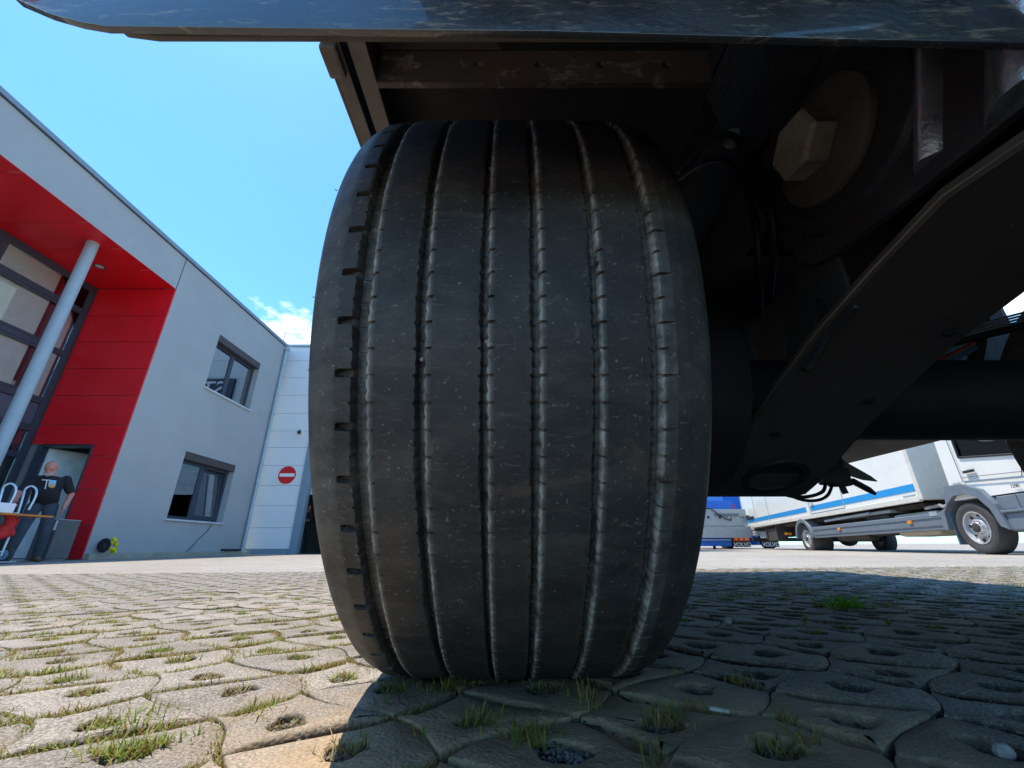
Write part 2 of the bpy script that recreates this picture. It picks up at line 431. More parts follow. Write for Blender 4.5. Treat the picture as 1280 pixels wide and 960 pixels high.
# ------------------------------------------------------------------ mesh helpers
class MB:
    def __init__(s):
        s.v = []; s.f = []
    def add(s, vs, fs, mtx=None):
        o = len(s.v)
        if mtx is not None:
            vs = [tuple(mtx @ Vector(p)) for p in vs]
        s.v.extend([tuple(p) for p in vs])
        s.f.extend([tuple(i + o for i in f) for f in fs])
        return s
    def box(s, x0, x1, y0, y1, z0, z1, mtx=None):
        x0, x1 = sorted((x0, x1)); y0, y1 = sorted((y0, y1)); z0, z1 = sorted((z0, z1))
        vs = [(x0, y0, z0), (x1, y0, z0), (x1, y1, z0), (x0, y1, z0), (x0, y0, z1), (x1, y0, z1), (x1, y1, z1), (x0, y1, z1)]
        return s.add(vs, [(0, 3, 2, 1), (4, 5, 6, 7), (0, 1, 5, 4), (1, 2, 6, 5), (2, 3, 7, 6), (3, 0, 4, 7)], mtx)
    def bbox(s, x0, x1, y0, y1, z0, z1, b=0.01, mtx=None):
        """box with chamfered edges"""
        bm = bmesh.new()
        bmesh.ops.create_cube(bm, size=1)
        for v in bm.verts:
            v.co = Vector(((x0 + x1) / 2 + v.co.x * (x1 - x0), (y0 + y1) / 2 + v.co.y * (y1 - y0), (z0 + z1) / 2 + v.co.z * (z1 - z0)))
        bmesh.ops.bevel(bm, geom=bm.edges[:], offset=b, segments=2, profile=0.6, affect='EDGES')
        bm.verts.index_update()
        s.add([tuple(v.co) for v in bm.verts], [tuple(v.index for v in f.verts) for f in bm.faces], mtx)
        bm.free()
        return s
    def ring(s, rings, cap=True, closed=False):
        """loft a list of equal-length rings"""
        n = len(rings[0]); o = len(s.v)
        for r in rings:
            s.v.extend([tuple(p) for p in r])
        m = len(rings)
        for i in range(m if closed else m - 1):
            a = o + i * n; b = o + ((i + 1) % m) * n
            for k in range(n):
                k2 = (k + 1) % n
                s.f.append((a + k, a + k2, b + k2, b + k))
        if cap and not closed:
            s.f.append(tuple(o + k for k in range(n))[::-1])
            s.f.append(tuple(o + (m - 1) * n + k for k in range(n)))
        return s
    def tube(s, pts, rad, seg=12, cap=True, flat=None, up=None):
        """swept tube; rad number or list; flat = second radius factor"""
        pts = [Vector(p) for p in pts]
        if isinstance(rad, (int, float)):
            rad = [rad] * len(pts)
        rings = []
        ref = Vector(up) if up else None
        for i, p in enumerate(pts):
            d = (pts[min(i + 1, len(pts) - 1)] - pts[max(i - 1, 0)]).normalized()
            if ref is None:
                ref = Vector((0, 0, 1)) if abs(d.z) < 0.9 else Vector((1, 0, 0))
            u = (ref - d * ref.dot(d)).normalized()
            if not up:
                ref = u
            w = d.cross(u)
            r = rad[i]
            ra, rb = (r if isinstance(r, tuple) else (r, r * (flat or 1)))
            rings.append([p + u * (ra * math.cos(2 * PI * k / seg)) + w * (rb * math.sin(2 * PI * k / seg)) for k in range(seg)])
        return s.ring(rings, cap)
    def cyl(s, a, b, r, seg=20, r2=None):
        return s.tube([a, b], [r, r if r2 is None else r2], seg)
    def ball(s, c, r, seg=12, rings=8, mtx=None):
        rx, ry, rz = r if isinstance(r, tuple) else (r, r, r)
        rr = []
        for i in range(rings + 1):
            t = -PI / 2 + PI * min(max(i / rings, 0.02), 0.98)
            rr.append([Vector((c[0] + rx * math.cos(t) * math.cos(2 * PI * k / seg), c[1] + ry * math.cos(t) * math.sin(2 * PI * k / seg), c[2] + rz * math.sin(t))) for k in range(seg)])
        if mtx is not None:
            rr = [[mtx @ p for p in r_] for r_ in rr]
        return s.ring(rr)
    def prism(s, poly, axis, a, b):
        """extrude a 2-D polygon along an axis ('x': poly=(y,z), 'y': (x,z), 'z': (x,y))"""
        def P(q, t):
            return {'x': (t, q[0], q[1]), 'y': (q[0], t, q[1]), 'z': (q[0], q[1], t)}[axis]
        return s.ring([[P(q, a) for q in poly], [P(q, b) for q in poly]])
    def lathe(s, prof, c, axis='x', seg=32):
        """revolve (along, radius) profile round an axis through c"""
        rings = []
        for k in range(seg):
            t = 2 * PI * k / seg
            r_ = []
            for (x, r) in prof:
                if axis == 'x':
                    r_.append((c[0] + x, c[1] + r * math.cos(t), c[2] + r * math.sin(t)))
                elif axis == 'y':
                    r_.append((c[0] + r * math.cos(t), c[1] + x, c[2] + r * math.sin(t)))
                else:
                    r_.append((c[0] + r * math.cos(t), c[1] + r * math.sin(t), c[2] + x))
            rings.append(r_)
        n = len(prof); o = len(s.v)
        for r_ in rings:
            s.v.extend(r_)
        for k in range(seg):
            a = o + k * n; b = o + ((k + 1) % seg) * n
            for i in range(n - 1):
                s.f.append((a + i, b + i, b + i + 1, a + i + 1))
        return s

def root_of(o):
    while o.parent:
        o = o.parent
    return o

def part(name, mb, mat, parent=None, smooth=False, ang=40, bevel=0.0, world=True, kind=None, label=None):
    """link one mesh object; vertices in world space unless world=False"""
    me = bpy.data.meshes.new(name)
    off = root_of(parent).location if (parent is not None and world) else Vector((0, 0, 0))
    vs = mb.v if off.length == 0 else [(p[0] - off.x, p[1] - off.y, p[2] - off.z) for p in mb.v]
    me.from_pydata(vs, [], mb.f)
    bm = bmesh.new(); bm.from_mesh(me)
    bmesh.ops.recalc_face_normals(bm, faces=bm.faces[:])
    bm.to_mesh(me); bm.free()
    if smooth:
        me.polygons.foreach_set('use_smooth', [True] * len(me.polygons))
        me.set_sharp_from_angle(angle=R_(ang))
    me.materials.append(mat)
    o = bpy.data.objects.new(name, me)
    COL.objects.link(o)
    if parent is not None:
        o.parent = parent
    if bevel:
        b = o.modifiers.new('bevel', 'BEVEL'); b.width = bevel; b.segments = 2; b.limit_method = 'ANGLE'
    if kind:
        o['kind'] = kind
    if label:
        o['label'] = label
    return o

def tag(o, label, cat, group=None):
    o['label'] = label; o['category'] = cat
    if group:
        o['group'] = group
    return o

def thing(name, label, cat, loc, rz=0.0, group=None):
    o = bpy.data.objects.new(name, None)
    COL.objects.link(o)
    o.location = loc
    o.rotation_euler = (0, 0, rz)
    return tag(o, label, cat, group)

def text_mesh(s, size, depth=0.002, shear=0.0):
    c = bpy.data.curves.new('lettering', 'FONT')
    c.body = s; c.size = size; c.extrude = depth; c.align_x = 'CENTER'; c.align_y = 'CENTER'; c.shear = shear
    o = bpy.data.objects.new('lettering', c)
    COL.objects.link(o)
    dg = bpy.context.evaluated_depsgraph_get()
    me = o.evaluated_get(dg).to_mesh()
    mb = MB()
    mb.add([tuple(v.co) for v in me.vertices], [tuple(p.vertices) for p in me.polygons])
    o.evaluated_get(dg).to_mesh_clear()
    bpy.data.objects.remove(o); bpy.data.curves.remove(c)
    return mb

def place(mb, origin, xdir, ydir):
    x = Vector(xdir).normalized(); y = Vector(ydir).normalized(); z = x.cross(y)
    m = Matrix((x, y, z)).transposed().to_4x4(); m.translation = Vector(origin)
    out = MB(); out.add(mb.v, mb.f, m)
    return out

def gz(x):
    return 0.0072 * x - 0.012

# ------------------------------------------------------------------ ground
GX, GY0, GY1 = 4.6, -0.9, 3.7      # area of wavy drainage pavers
def sheet(x0, x1, y0, y1, dz=0.0):
    return [(x0, y0, gz(x0) + dz), (x1, y0, gz(x1) + dz), (x1, y1, gz(x1) + dz), (x0, y1, gz(x0) + dz)]
mb = MB()
mb.add(sheet(-GX - .1, .10, GY0 - .1, GY1 + .1, -0.0075), [(0, 1, 2, 3)]); mb.add(sheet(.10, GX + .1, GY0 - .1, GY1 + .1, -0.031), [(0, 1, 2, 3)])
part('ground', mb, M['soil'], kind='structure')
mb = MB()
ix, iy0, iy1 = GX - .16, GY0 + .16, GY1 - .16
for s in ((-400, 400, iy1, 900), (-400, -ix, -300, iy1), (ix, 400, -300, iy1), (-ix, ix, -300, iy0)):
    mb.add(sheet(*s, -.0045), [(0, 1, 2, 3)])
part('yard', mb, M['yard'], kind='structure')
paving = bpy.data.objects.new('paving', None)
COL.objects.link(paving)
paving['kind'] = 'structure'

PE1 = Vector((0.102, 0.091)); PE2 = Vector((0.107, -0.091)); PO = Vector((0.475, 0.489))
PN1 = PE1.normalized(); PN2 = PE2.normalized()
def cellc(i, j):
    return PO + PE1 * i + PE2 * j
def edge_pt(par, side, t):
    """point of a wavy cell edge, relative to the cell centre. side 0:+i 1:+j 2:-i 3:-j"""
    s = 1 if par == 0 else -1
    if side in (0, 2):
        d = 0.5 if side == 0 else -0.5
        sg = s if side == 0 else -s
        w = 0.017 * math.cos(PI * (t + 0.3)) * sg
        b = 0.012 * math.cos(PI * (d + 0.3)) * s * (2 * t)
        return PE1 * d + PE2 * t + PN1 * w + PN2 * b
    d = 0.5 if side == 1 else -0.5
    sg = s if side == 1 else -s
    w = 0.012 * math.cos(PI * (t + 0.3)) * sg
    b = 0.017 * math.cos(PI * (d + 0.3)) * s * (2 * t)
    return PE2 * d + PE1 * t + PN2 * w + PN1 * b
HOLE = {0: Vector((-0.008, 0.012)), 1: Vector((0.009, -0.013))}
def paver_mesh(par, seed, nper=5, fine=True, right=True):
    r = random.Random(seed * 13 + par)
    out = []
    wide = (([1] * nper + [0] * nper) * 2) if right else (([0] * nper + [1] * nper) * 2)
    for k in range(nper):
        out.append(edge_pt(par, 0, 0.5 - k / nper))
    for k in range(nper):
        out.append(edge_pt(par, 3, 0.5 - k / nper))
    for k in range(nper):
        out.append(edge_pt(par, 2, -0.5 + k / nper))
    for k in range(nper):
        out.append(edge_pt(par, 1, -0.5 + k / nper))
    n = len(out)
    h = HOLE[par]
    ang = [math.atan2((p - h).y, (p - h).x) for p in out]
    hr = []
    for k, a in enumerate(ang):
        q = 0.98 + 0.12 * math.sin(3 * a + seed) + 0.10 * math.sin(2 * a + 2.1 * seed) + 0.06 * math.sin(5 * a + 1.3 * seed)
        hr.append(((0.0270 if right else 0.0195) * q * math.cos(a), (0.0275 if right else 0.0215) * q * math.sin(a)))
    def inset(d):
        res = []
        for k in range(n):
            e = (out[(k + 1) % n] - out[k - 1]).normalized()
            nn = Vector((e.y, -e.x))
            if nn.dot(out[k] - h) > 0:
                nn = -nn
            w = (wide[k] + wide[k - 1]) / 2
            u = (k % nper) / nper                       # wide joints swell to a lens along part of their length
            lens = max(0.0, math.sin(PI * ((u + 0.15 + 0.5 * par) % 1.0)))
            res.append(out[k] + nn * (d * (0.14 + 0.86 * w) + w * ((0.0032 + 0.0060 * lens) if right else (0.0010 + 0.0038 * lens))))
        return res
    jit = [r.uniform(-1, 1) for _ in range(n)]
    jit = [(jit[k - 1] + 2 * jit[k] + jit[(k + 1) % n]) / 4 for k in range(n)]
    rings, soil = [], []
    def lin(f):
        return [h + Vector(p) * f for p in hr]
    spec = [(0.0040, -0.036, 1), (0.0040, -0.0075, 1), (0.0052, -0.0020, 0.8), (0.0085, -0.0003, 0.45), (0.0135, 0.0003, 0.0)]
    if not fine:
        spec = [(0.0055, -0.030, 1), (0.0062, -0.003, 0.8), (0.014, 0.0, 0.1)]
    for d, z, so_ in spec:
        rings.append([(p.x, p.y, z + (0.0008 * jit[k] if z > -0.02 else 0)) for k, p in enumerate(inset(d + 0.0022 * r.uniform(0, .3)))] if False else
                     [(p.x, p.y, z + (0.0010 * jit[k] if z > -0.02 else 0)) for k, p in enumerate([q for q in inset(d)])])
        soil += [so_] * n
    sp2 = [(1.18, 0.0002, 0.1), (1.08, -0.0006, 0.55), (1.0, -0.0035, 0.9), (0.93, -0.036, 1)] if fine else [(1.2, -0.0004, 0.5), (0.97, -0.030, 1)]
    for f, z, so_ in sp2:
        rings.append([(p.x, p.y, z + (0.0006 * jit[k] if z > -0.02 else 0)) for k, p in enumerate(lin(f))])
        soil += [so_] * n
    mb = MB(); mb.ring(rings, cap=False)
    return mb, soil
def paver_data(par, seed, fine, nper, right):
    mb, soil = paver_mesh(par, seed, nper, fine, right)
    me = bpy.data.meshes.new('paver')
    me.from_pydata(mb.v, [], mb.f)
    bm = bmesh.new(); bm.from_mesh(me); bmesh.ops.recalc_face_normals(bm, faces=bm.faces[:])
    if sum(f.normal.z for f in bm.faces) < 0:
        bmesh.ops.reverse_faces(bm, faces=bm.faces[:])
    bm.to_mesh(me); bm.free()
    at = me.attributes.new('soil', 'FLOAT', 'POINT')
    at.data.foreach_set('value', soil)
    me.polygons.foreach_set('use_smooth', [True] * len(me.polygons))
    me.set_sharp_from_angle(angle=R_(55))
    me.materials.append(M['paver'])
    return me
PDATA = {(p, s, q): paver_data(p, s, True, 5, q) for p in (0, 1) for s in range(4) for q in (False, True)}
cells = []
for i in range(-60, 61):
    for j in range(-60, 61):
        c = cellc(i, j)
        if abs(c.x) < GX - .02 and GY0 + .05 < c.y < GY1 - 0.02:
            cells.append((i, j, c))
def seen(c):
    return c.y > 0.36 and abs(c.x) < 1.36 * (c.y * 0.931) + 0.1
near = sorted([q for q in cells if seen(q[2])], key=lambda q: q[2].length)[:300]
near_set = {(q[0], q[1]) for q in near}
pr = random.Random(3)
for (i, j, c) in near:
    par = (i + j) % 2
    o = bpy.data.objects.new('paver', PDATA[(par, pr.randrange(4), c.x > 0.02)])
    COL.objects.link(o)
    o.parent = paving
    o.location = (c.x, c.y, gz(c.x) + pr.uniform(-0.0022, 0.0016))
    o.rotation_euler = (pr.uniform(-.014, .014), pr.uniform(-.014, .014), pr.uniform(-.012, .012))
# the rest of the pavers in one sheet of real blocks
FP = {(p, s, q): paver_mesh(p, s, 4, False, q) for p in (0, 1) for s in range(3) for q in (False, True)}
vs, fs, sl = [], [], []
for (i, j, c) in cells:
    if (i, j) in near_set:
        continue
    m_, so_ = FP[((i + j) % 2, pr.randrange(3), c.x > 0.02)]
    o = len(vs); dz = gz(c.x) + pr.uniform(-0.002, 0.0015); tx, ty = pr.uniform(-.012, .012), pr.uniform(-.012, .012)
    vs.extend([(p[0] + c.x, p[1] + c.y, p[2] + dz + tx * p[0] + ty * p[1]) for p in m_.v])
    fs.extend([tuple(k + o for k in f) for f in m_.f]); sl.extend(so_)
mb = MB(); mb.v, mb.f = vs, fs
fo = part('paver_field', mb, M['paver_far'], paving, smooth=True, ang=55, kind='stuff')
fo.data.attributes.new('soil', 'FLOAT', 'POINT').data.foreach_set('value', sl)

# ------------------------------------------------------------------ grass, moss and gravel in the joints
gr = random.Random(11)
BV, BF, BC = [], [], []
def blade(p, h, w, lean, az, curl, c):
    o = len(BV)
    d = Vector((math.cos(az), math.sin(az), 0)); sd_ = Vector((-d.y, d.x, 0))
    pts = []
    for k, t in enumerate((0, 0.45, 0.8, 1.0)):
        off = d * (lean * h * (t + curl * t * t)) + Vector((0, 0, h * (t - 0.35 * curl * t * t)))
        ww = w * (1, 0.9, 0.55, 0.05)[k]
        pts.append((p + off - sd_ * ww, p + off + sd_ * ww))
    for a, b in pts:
        BV.append(tuple(a)); BV.append(tuple(b))
        f = 0.75 + 0.5 * gr.random()
        BC.extend([(c[0] * f, c[1] * f, c[2] * f, 1)] * 2)
    for k in range(3):
        BF.append((o + 2 * k, o + 2 * k + 1, o + 2 * k + 3, o + 2 * k + 2))
GREENS = [(0.20, 0.27, 0.03), (0.27, 0.32, 0.035), (0.14, 0.21, 0.03), (0.34, 0.36, 0.06)]
DRYS = [(0.34, 0.23, 0.07), (0.42, 0.31, 0.13), (0.28, 0.16, 0.05), (0.36, 0.32, 0.10)]
def tuft(x, y, n, h, spread, dry, ax=None):
    for _ in range(n):
        if ax is not None:
            t = gr.gauss(0, 1) * spread
            px, py = x + ax.x * t + gr.gauss(0, .004), y + ax.y * t + gr.gauss(0, .004)
        else:
            px, py = x + gr.gauss(0, spread), y + gr.gauss(0, spread)
        c = gr.choice(DRYS) if gr.random() < dry else gr.choice(GREENS)
        hh = h * gr.uniform(0.4, 1.15)
        blade(Vector((px, py, gz(px) - 0.008)), hh + 0.008, gr.uniform(0.0006, 0.0013), gr.uniform(0.1, 0.9), gr.uniform(0, 2 * PI), gr.uniform(0.1, 0.9), c)
GV, GF, GC = [], [], []
def pebble(x, y, z, r, c):
    o = len(GV)
    a = gr.uniform(0, 6.28)
    sx, sy, sz = r * gr.uniform(.8, 1.3), r * gr.uniform(.6, 1.0), r * gr.uniform(.5, .9)
    P = [(1, 0, 0), (-1, 0, 0), (0, 1, 0), (0, -1, 0), (0, 0, 1), (.6, .55, .55), (-.55, .6, .5), (.5, -.6, .55), (-.6, -.5, .6)]
    for p in P:
        q = (p[0] * sx * gr.uniform(.8, 1.1), p[1] * sy * gr.uniform(.8, 1.1), p[2] * sz)
        GV.append((x + q[0] * math.cos(a) - q[1] * math.sin(a), y + q[0] * math.sin(a) + q[1] * math.cos(a), z + q[2]))
        f = gr.uniform(.7, 1.2); GC.append((c[0] * f, c[1] * f, c[2] * f, 1))
    for f in ((0, 2, 5), (2, 1, 6), (1, 3, 8), (3, 0, 7), (5, 2, 6), (6, 1, 8), (8, 3, 7), (7, 0, 5), (5, 6, 4), (6, 8, 4), (8, 7, 4), (7, 5, 4)):
        GF.append(tuple(k + o for k in f))
PEB = [(0.105, 0.097, 0.088), (0.17, 0.155, 0.135), (0.07, 0.064, 0.057), (0.24, 0.22, 0.2), (0.20, 0.16, 0.11)]
for (i, j, c) in cells:
    if not (c.y > 0.33 and abs(c.x) < 1.5 * c.y + .2):
        continue
    par = (i + j) % 2
    lit = c.x < -0.17 and c.y < 4
    mid = -0.17 <= c.x < 0.30 and c.y < 0.75
    # the drainage hole
    hx, hy = c.x + HOLE[par].x, c.y + HOLE[par].y
    if c.y < 1.6:
        for _ in range(110 if c.y < .9 else 16):
            pebble(hx + gr.gauss(0, .009), hy + gr.gauss(0, .009), gz(hx) - (gr.uniform(.004, .008) if c.x < .1 else gr.uniform(.008, .019)), gr.uniform(.0014, .0046), gr.choice(PEB))
    dens = 1.0 if c.y < 1.1 else (0.6 if c.y < 2 else 0.35)
    if c.y > 2.6 and c.x < 0: dens *= 0.5
    pick = gr.random()
    if lit:
        if pick < 0.62:
            tuft(hx, hy, int(80 * dens), gr.uniform(.006, .0125), 0.012, gr.uniform(.15, .65))
        else:
            tuft(hx, hy, int(50 * dens), .008, 0.012, 0.8)
    elif mid:
        if pick < 0.75:
            tuft(hx, hy, 40, gr.uniform(.007, .015), 0.011, gr.uniform(.3, .8))
    elif c.y > 1.25 and c.x > .35 and gr.random() < .5:
        GREENS_, GREENS = GREENS, [(0.30, 0.36, 0.24), (0.36, 0.40, 0.32), (0.16, 0.26, 0.08)]
        tuft(hx, hy, 34, gr.uniform(.010, .022), 0.03, .1)
        GREENS = GREENS_
    elif c.y > 1.0:
        if pick < (0.30 if c.y < 2.0 else 0.55):
            tuft(hx, hy, int(26 * dens) + 6, gr.uniform(.008, .02), 0.012, gr.uniform(0, .4))
    elif pick < 0.16:
        tuft(hx, hy, 14, .012, 0.010, .4)
    # the joints on the two near sides
    for side in (3, 0):
        ax = PN1 if side == 3 else PN2
        for _t in range(3 if c.y < 1.4 else 1):
            t = gr.uniform(-.45, .45)
            q = edge_pt(par, side, t)
            x, y = c.x + q.x, c.y + q.y
            if c.y < 1.3:
                for _ in range(6):
                    tt = edge_pt(par, side, gr.uniform(-.5, .5))
                    px, py = c.x + tt.x + gr.gauss(0, .002), c.y + tt.y + gr.gauss(0, .002)
                    pebble(px, py, gz(px) - gr.uniform(.004, .008), gr.uniform(.0010, .003), gr.choice(PEB))
            u = gr.random()
            if lit:
                if side == 3 and u < 0.60:
                    tuft(x, y, int(60 * dens), gr.uniform(.005, .013), 0.020, gr.uniform(.2, .8), ax)
                elif u < 0.80:
                    tuft(x, y, int(34 * dens), .0055, 0.022, 0.85, ax)
                if c.y < 2.4:
                    for _q in range(2):
                        tq = edge_pt(par, side, gr.uniform(-.5, .5))
                        tuft(c.x + tq.x, c.y + tq.y, int(30 * dens), .0042, 0.012, gr.uniform(.55, 1.0), ax)
            elif mid:
                if u < 0.30:
                    tuft(x, y, 18, gr.uniform(.006, .016), 0.010, gr.uniform(.4, .9), ax)
            elif c.y > 1.1 and u < 0.25:
                tuft(x, y, 14, gr.uniform(.006, .016), 0.015, gr.uniform(.1, .5), ax)
# single larger clumps the photograph shows
for (x, y, n, h, s, d, ax) in [(q[0] * 1.07, q[1] * 1.07) + q[2:] for q in ((-0.345, 0.475, 190, .012, .024, .15, Vector((.8, .5))), (-0.40, 0.53, 60, .02, .016, .2, None),
                               (-0.285, 0.565, 50, .018, .012, .3, None), (-0.145, 0.575, 30, .014, .008, .1, None), (-0.09, 0.63, 60, .020, .014, .45, Vector((1, .2))),
                               (-0.075, 0.645, 40, .016, .02, .5, Vector((1, 0))), (0.02, 0.49, 70, .021, .014, .35, None), (0.085, 0.585, 46, .026, .013, .5, None),
                               (0.165, 0.545, 34, .022, .01, .5, None), (0.0, 0.66, 60, .014, .05, .6, Vector((1, 0))), (-0.03, 0.535, 50, .018, .014, .5, None),
                               (0.27, 0.475, 30, .018, .008, .4, None), (1.1, 1.75, 60, .03, .04, .05, None), (0.75, 1.6, 60, .025, .05, .05, None))]:
    tuft(x, y, n, h, s, d, ax)
def finish(name, V, F, Cc, mat):
    me = bpy.data.meshes.new(name); me.from_pydata(V, [], F)
    a = me.attributes.new('tone', 'FLOAT_COLOR', 'POINT')
    a.data.foreach_set('color', [x for c in Cc for x in c])
    me.materials.append(mat)
    o = bpy.data.objects.new(name, me); COL.objects.link(o); o['kind'] = 'stuff'
    return o
finish('joint_grass', BV, BF, BC, M['blade'])
finish('joint_gravel', GV, GF, GC, M['gravel'])
# the one bright weed in the shade on the right
BV, BF, BC = [], [], []
for _ in range(130):
    x, y = 1.02 + gr.gauss(0, .026), 1.43 + gr.gauss(0, .02)
    c = gr.choice([(0.16, 0.42, 0.02), (0.22, 0.5, 0.03), (0.12, 0.33, 0.02)])
    blade(Vector((x, y, gz(x) - .008)), gr.uniform(.025, .06), gr.uniform(.0018, .0035), gr.uniform(.2, 1.0), gr.uniform(0, 6.28), gr.uniform(.2, .9), c)
wd = finish('weed', BV, BF, BC, M['blade'])
del wd['kind']
tag(wd, 'bright green leafy weed clump growing between the shaded pavers under the trailer', 'weed')
mb = MB(); mb.tube([(0.231, .588, -.0060), (0.237, .585, -.0061), (0.244, .5815, -.0063)], [.0022, .0025, .0021], 10)
mb.tube([(0.2447, .5812, -.0063), (0.2495, .5792, -.0065)], [.0021, .0020], 10)
tag(part('cigarette_butt', mb, M['butt'], smooth=True), 'flattened pale cigarette butt lying on a brown paver near the tyre', 'cigarette butt')
mb = MB(); mb.ball((0.458, .484, -.008), (.009, .007, .007), 9, 6)
st = part('pebble', mb, M['white_stone'], smooth=True, ang=20)
tag(st, 'pale chalky pebble in a drainage hole at the bottom right', 'pebble')
mb = MB(); mb.ball((0.53, 1.16, .000), (.011, .008, .009), 9, 6)
tag(part('pebble', mb, M['white_stone'], smooth=True, ang=20), 'small white pebble in the shade to the right of the tyre', 'pebble')

# ------------------------------------------------------------------ the trailer overhead
TR = thing('trailer', 'black low trailer standing over the camera with one wide ribbed tyre and rusty frame', 'trailer', (0.78, 1.0, 0.0))
R0 = 0.5; CY = 0.839; CZ = 0.4745; TX = -0.002
def build_tyre(parent):
    NP = 120
    F = [0, .02, .10, .12, .22, .30, .33, .40, .46, .5, .54, .66, .78, .90]
    grooves = [(-.1470, .0095, .0125), (-.0872, .0062, .0125), (-.0250, .0052, .0125), (.0258, .0060, .0125), (.0855, .0056, .0125), (.1435, .0075, .0125)]
    def surf(x):
        ax = abs(x)
        return R0 - 0.10 * ax * ax - (max(0, ax - .13) ** 2) * 1.2
    cols = []    # (x fn, r fn, painted sidelight and dust)
    def flat(x, dust_light=0.0):
        cols.append((lambda p, f, x=x: x, lambda p, f, x=x: surf(x), dust_light))
    left_prof = [(-.180, .290, 0), (-.188, .293, 0), (-.196, .305, 0), (-.2015, .33, 0), (-.212, .365, 0), (-.2165, .40, 0), (-.2165, .425, .05), (-.2155, .444, .1), (-.2135, .458, .15), (-.2105, .468, .2), (-.2065, .4755, .16), (-.2010, .4815, .13), (-.1940, .4865, .12), (-.186, .4895, .11)]  # last value pales the shoulder for light from the left
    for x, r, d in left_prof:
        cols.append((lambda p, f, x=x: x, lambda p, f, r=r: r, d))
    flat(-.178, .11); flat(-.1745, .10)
    A = 0.0017
    def nick(p, f):
        return p % 2 == 0 and f in (.02, .10)
    for gi, (c, w, dep) in enumerate(grooves):
        outer_l = gi == 0; outer_r = gi == 5
        def e(f):
            return A * abs(math.sin(2 * PI * f))
        def sipe(f, p=0):
            return f in (.02, .10)
        def tongue(p, f):
            return (p % 2 == 0 and f in (.02, .10, .12, .22, .30))
        wob = lambda p: 0.0006 * math.sin(p * 2 * PI / 120 * 17 + c * 90) + 0.0004 * math.sin(p * 2 * PI / 120 * 41)
        if outer_l:
            for dx, dd in ((-.0150, .15), (-.0132, .9), (-.0085, 1.0), (-.0048, 1.0)):
                cols.append((lambda p, f, x=c - w + dx: x, lambda p, f, x=c - w + dx, dd=dd: surf(x) - (.0075 * dd if tongue(p, f) and (dd > .95 or (dd > .2 and f in (.10, .12, .22))) else 0), .0))
        else:
            flat(c - w - .0046)
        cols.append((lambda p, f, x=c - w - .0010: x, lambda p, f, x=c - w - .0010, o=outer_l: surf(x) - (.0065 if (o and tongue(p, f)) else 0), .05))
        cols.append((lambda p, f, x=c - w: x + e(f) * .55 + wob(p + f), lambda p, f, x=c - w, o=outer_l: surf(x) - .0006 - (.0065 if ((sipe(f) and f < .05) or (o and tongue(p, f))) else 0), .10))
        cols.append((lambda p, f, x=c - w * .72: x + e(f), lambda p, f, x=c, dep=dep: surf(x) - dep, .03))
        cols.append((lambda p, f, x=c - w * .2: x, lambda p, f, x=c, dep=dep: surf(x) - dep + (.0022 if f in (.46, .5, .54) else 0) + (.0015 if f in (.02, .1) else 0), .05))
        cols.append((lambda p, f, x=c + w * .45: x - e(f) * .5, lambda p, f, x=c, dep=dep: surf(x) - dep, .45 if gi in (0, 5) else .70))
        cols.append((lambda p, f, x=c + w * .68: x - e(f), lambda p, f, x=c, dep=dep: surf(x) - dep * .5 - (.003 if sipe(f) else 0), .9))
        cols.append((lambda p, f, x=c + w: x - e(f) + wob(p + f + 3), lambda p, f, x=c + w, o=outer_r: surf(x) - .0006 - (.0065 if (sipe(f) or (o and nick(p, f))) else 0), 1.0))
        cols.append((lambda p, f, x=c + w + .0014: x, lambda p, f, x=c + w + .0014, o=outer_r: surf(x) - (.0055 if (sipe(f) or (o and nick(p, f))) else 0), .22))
        if outer_r:
            for dx, dd in ((.0048, .8), (.0085, .6), (.0125, .35), (.0140, .0)):
                cols.append((lambda p, f, x=c + w + dx: x, lambda p, f, x=c + w + dx, dd=dd: surf(x) - (.0050 * dd if nick(p, f) else 0), .12 if dd > .2 else 0))
        else:
            flat(c + w + .0050)
    flat(.1745); flat(.178)
    for x, r, d in left_prof[::-1]:
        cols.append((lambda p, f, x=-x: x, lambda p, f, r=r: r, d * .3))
    nc = len(cols); na = NP * len(F)
    V = np.zeros((na, nc, 3)); D = np.zeros((na, nc))
    for p in range(NP):
        for k, f in enumerate(F):
            a = p * len(F) + k
            t = 2 * PI * (p + f) / NP
            for q, (fx, fr, du) in enumerate(cols):
                r = fr(p, f); x = fx(p, f)
                V[a, q] = (x, -r * math.cos(t), r * math.sin(t)); D[a, q] = du
    V = V.reshape(-1, 3)
    # flattened contact patch, bulging a little
    z = V[:, 2] + CZ
    zmin = -0.0105
    low = z < zmin
    V[low, 2] = zmin - CZ - (zmin - z[low]) * 0.04
    nb = np.clip((0.10 - z) / 0.10, 0, 1) * np.clip((0.30 - np.abs(V[:, 1])) / 0.3, 0, 1)
    V[:, 0] *= 1 + 0.018 * nb
    V[:, 0] *= 0.984
    V[:, 0] += TX; V[:, 1] += CY; V[:, 2] += CZ
    off = np.array(TR.location)
    V = V - off
    ai = np.arange(na)[:, None]; ci = np.arange(nc - 1)[None, :]
    an = (ai + 1) % na
    Q = np.stack([ai * nc + ci, ai * nc + ci + 1, an * nc + ci + 1, an * nc + ci], axis=-1).reshape(-1, 4)
    me = bpy.data.meshes.new('tyre')
    me.from_pydata(V.tolist(), [], Q.tolist())
    bm = bmesh.new(); bm.from_mesh(me); bmesh.ops.recalc_face_normals(bm, faces=bm.faces[:]); bm.to_mesh(me); bm.free()
    me.attributes.new('dust_light', 'FLOAT', 'POINT').data.foreach_set('value', D.reshape(-1).tolist())
    me.polygons.foreach_set('use_smooth', [True] * len(me.polygons))
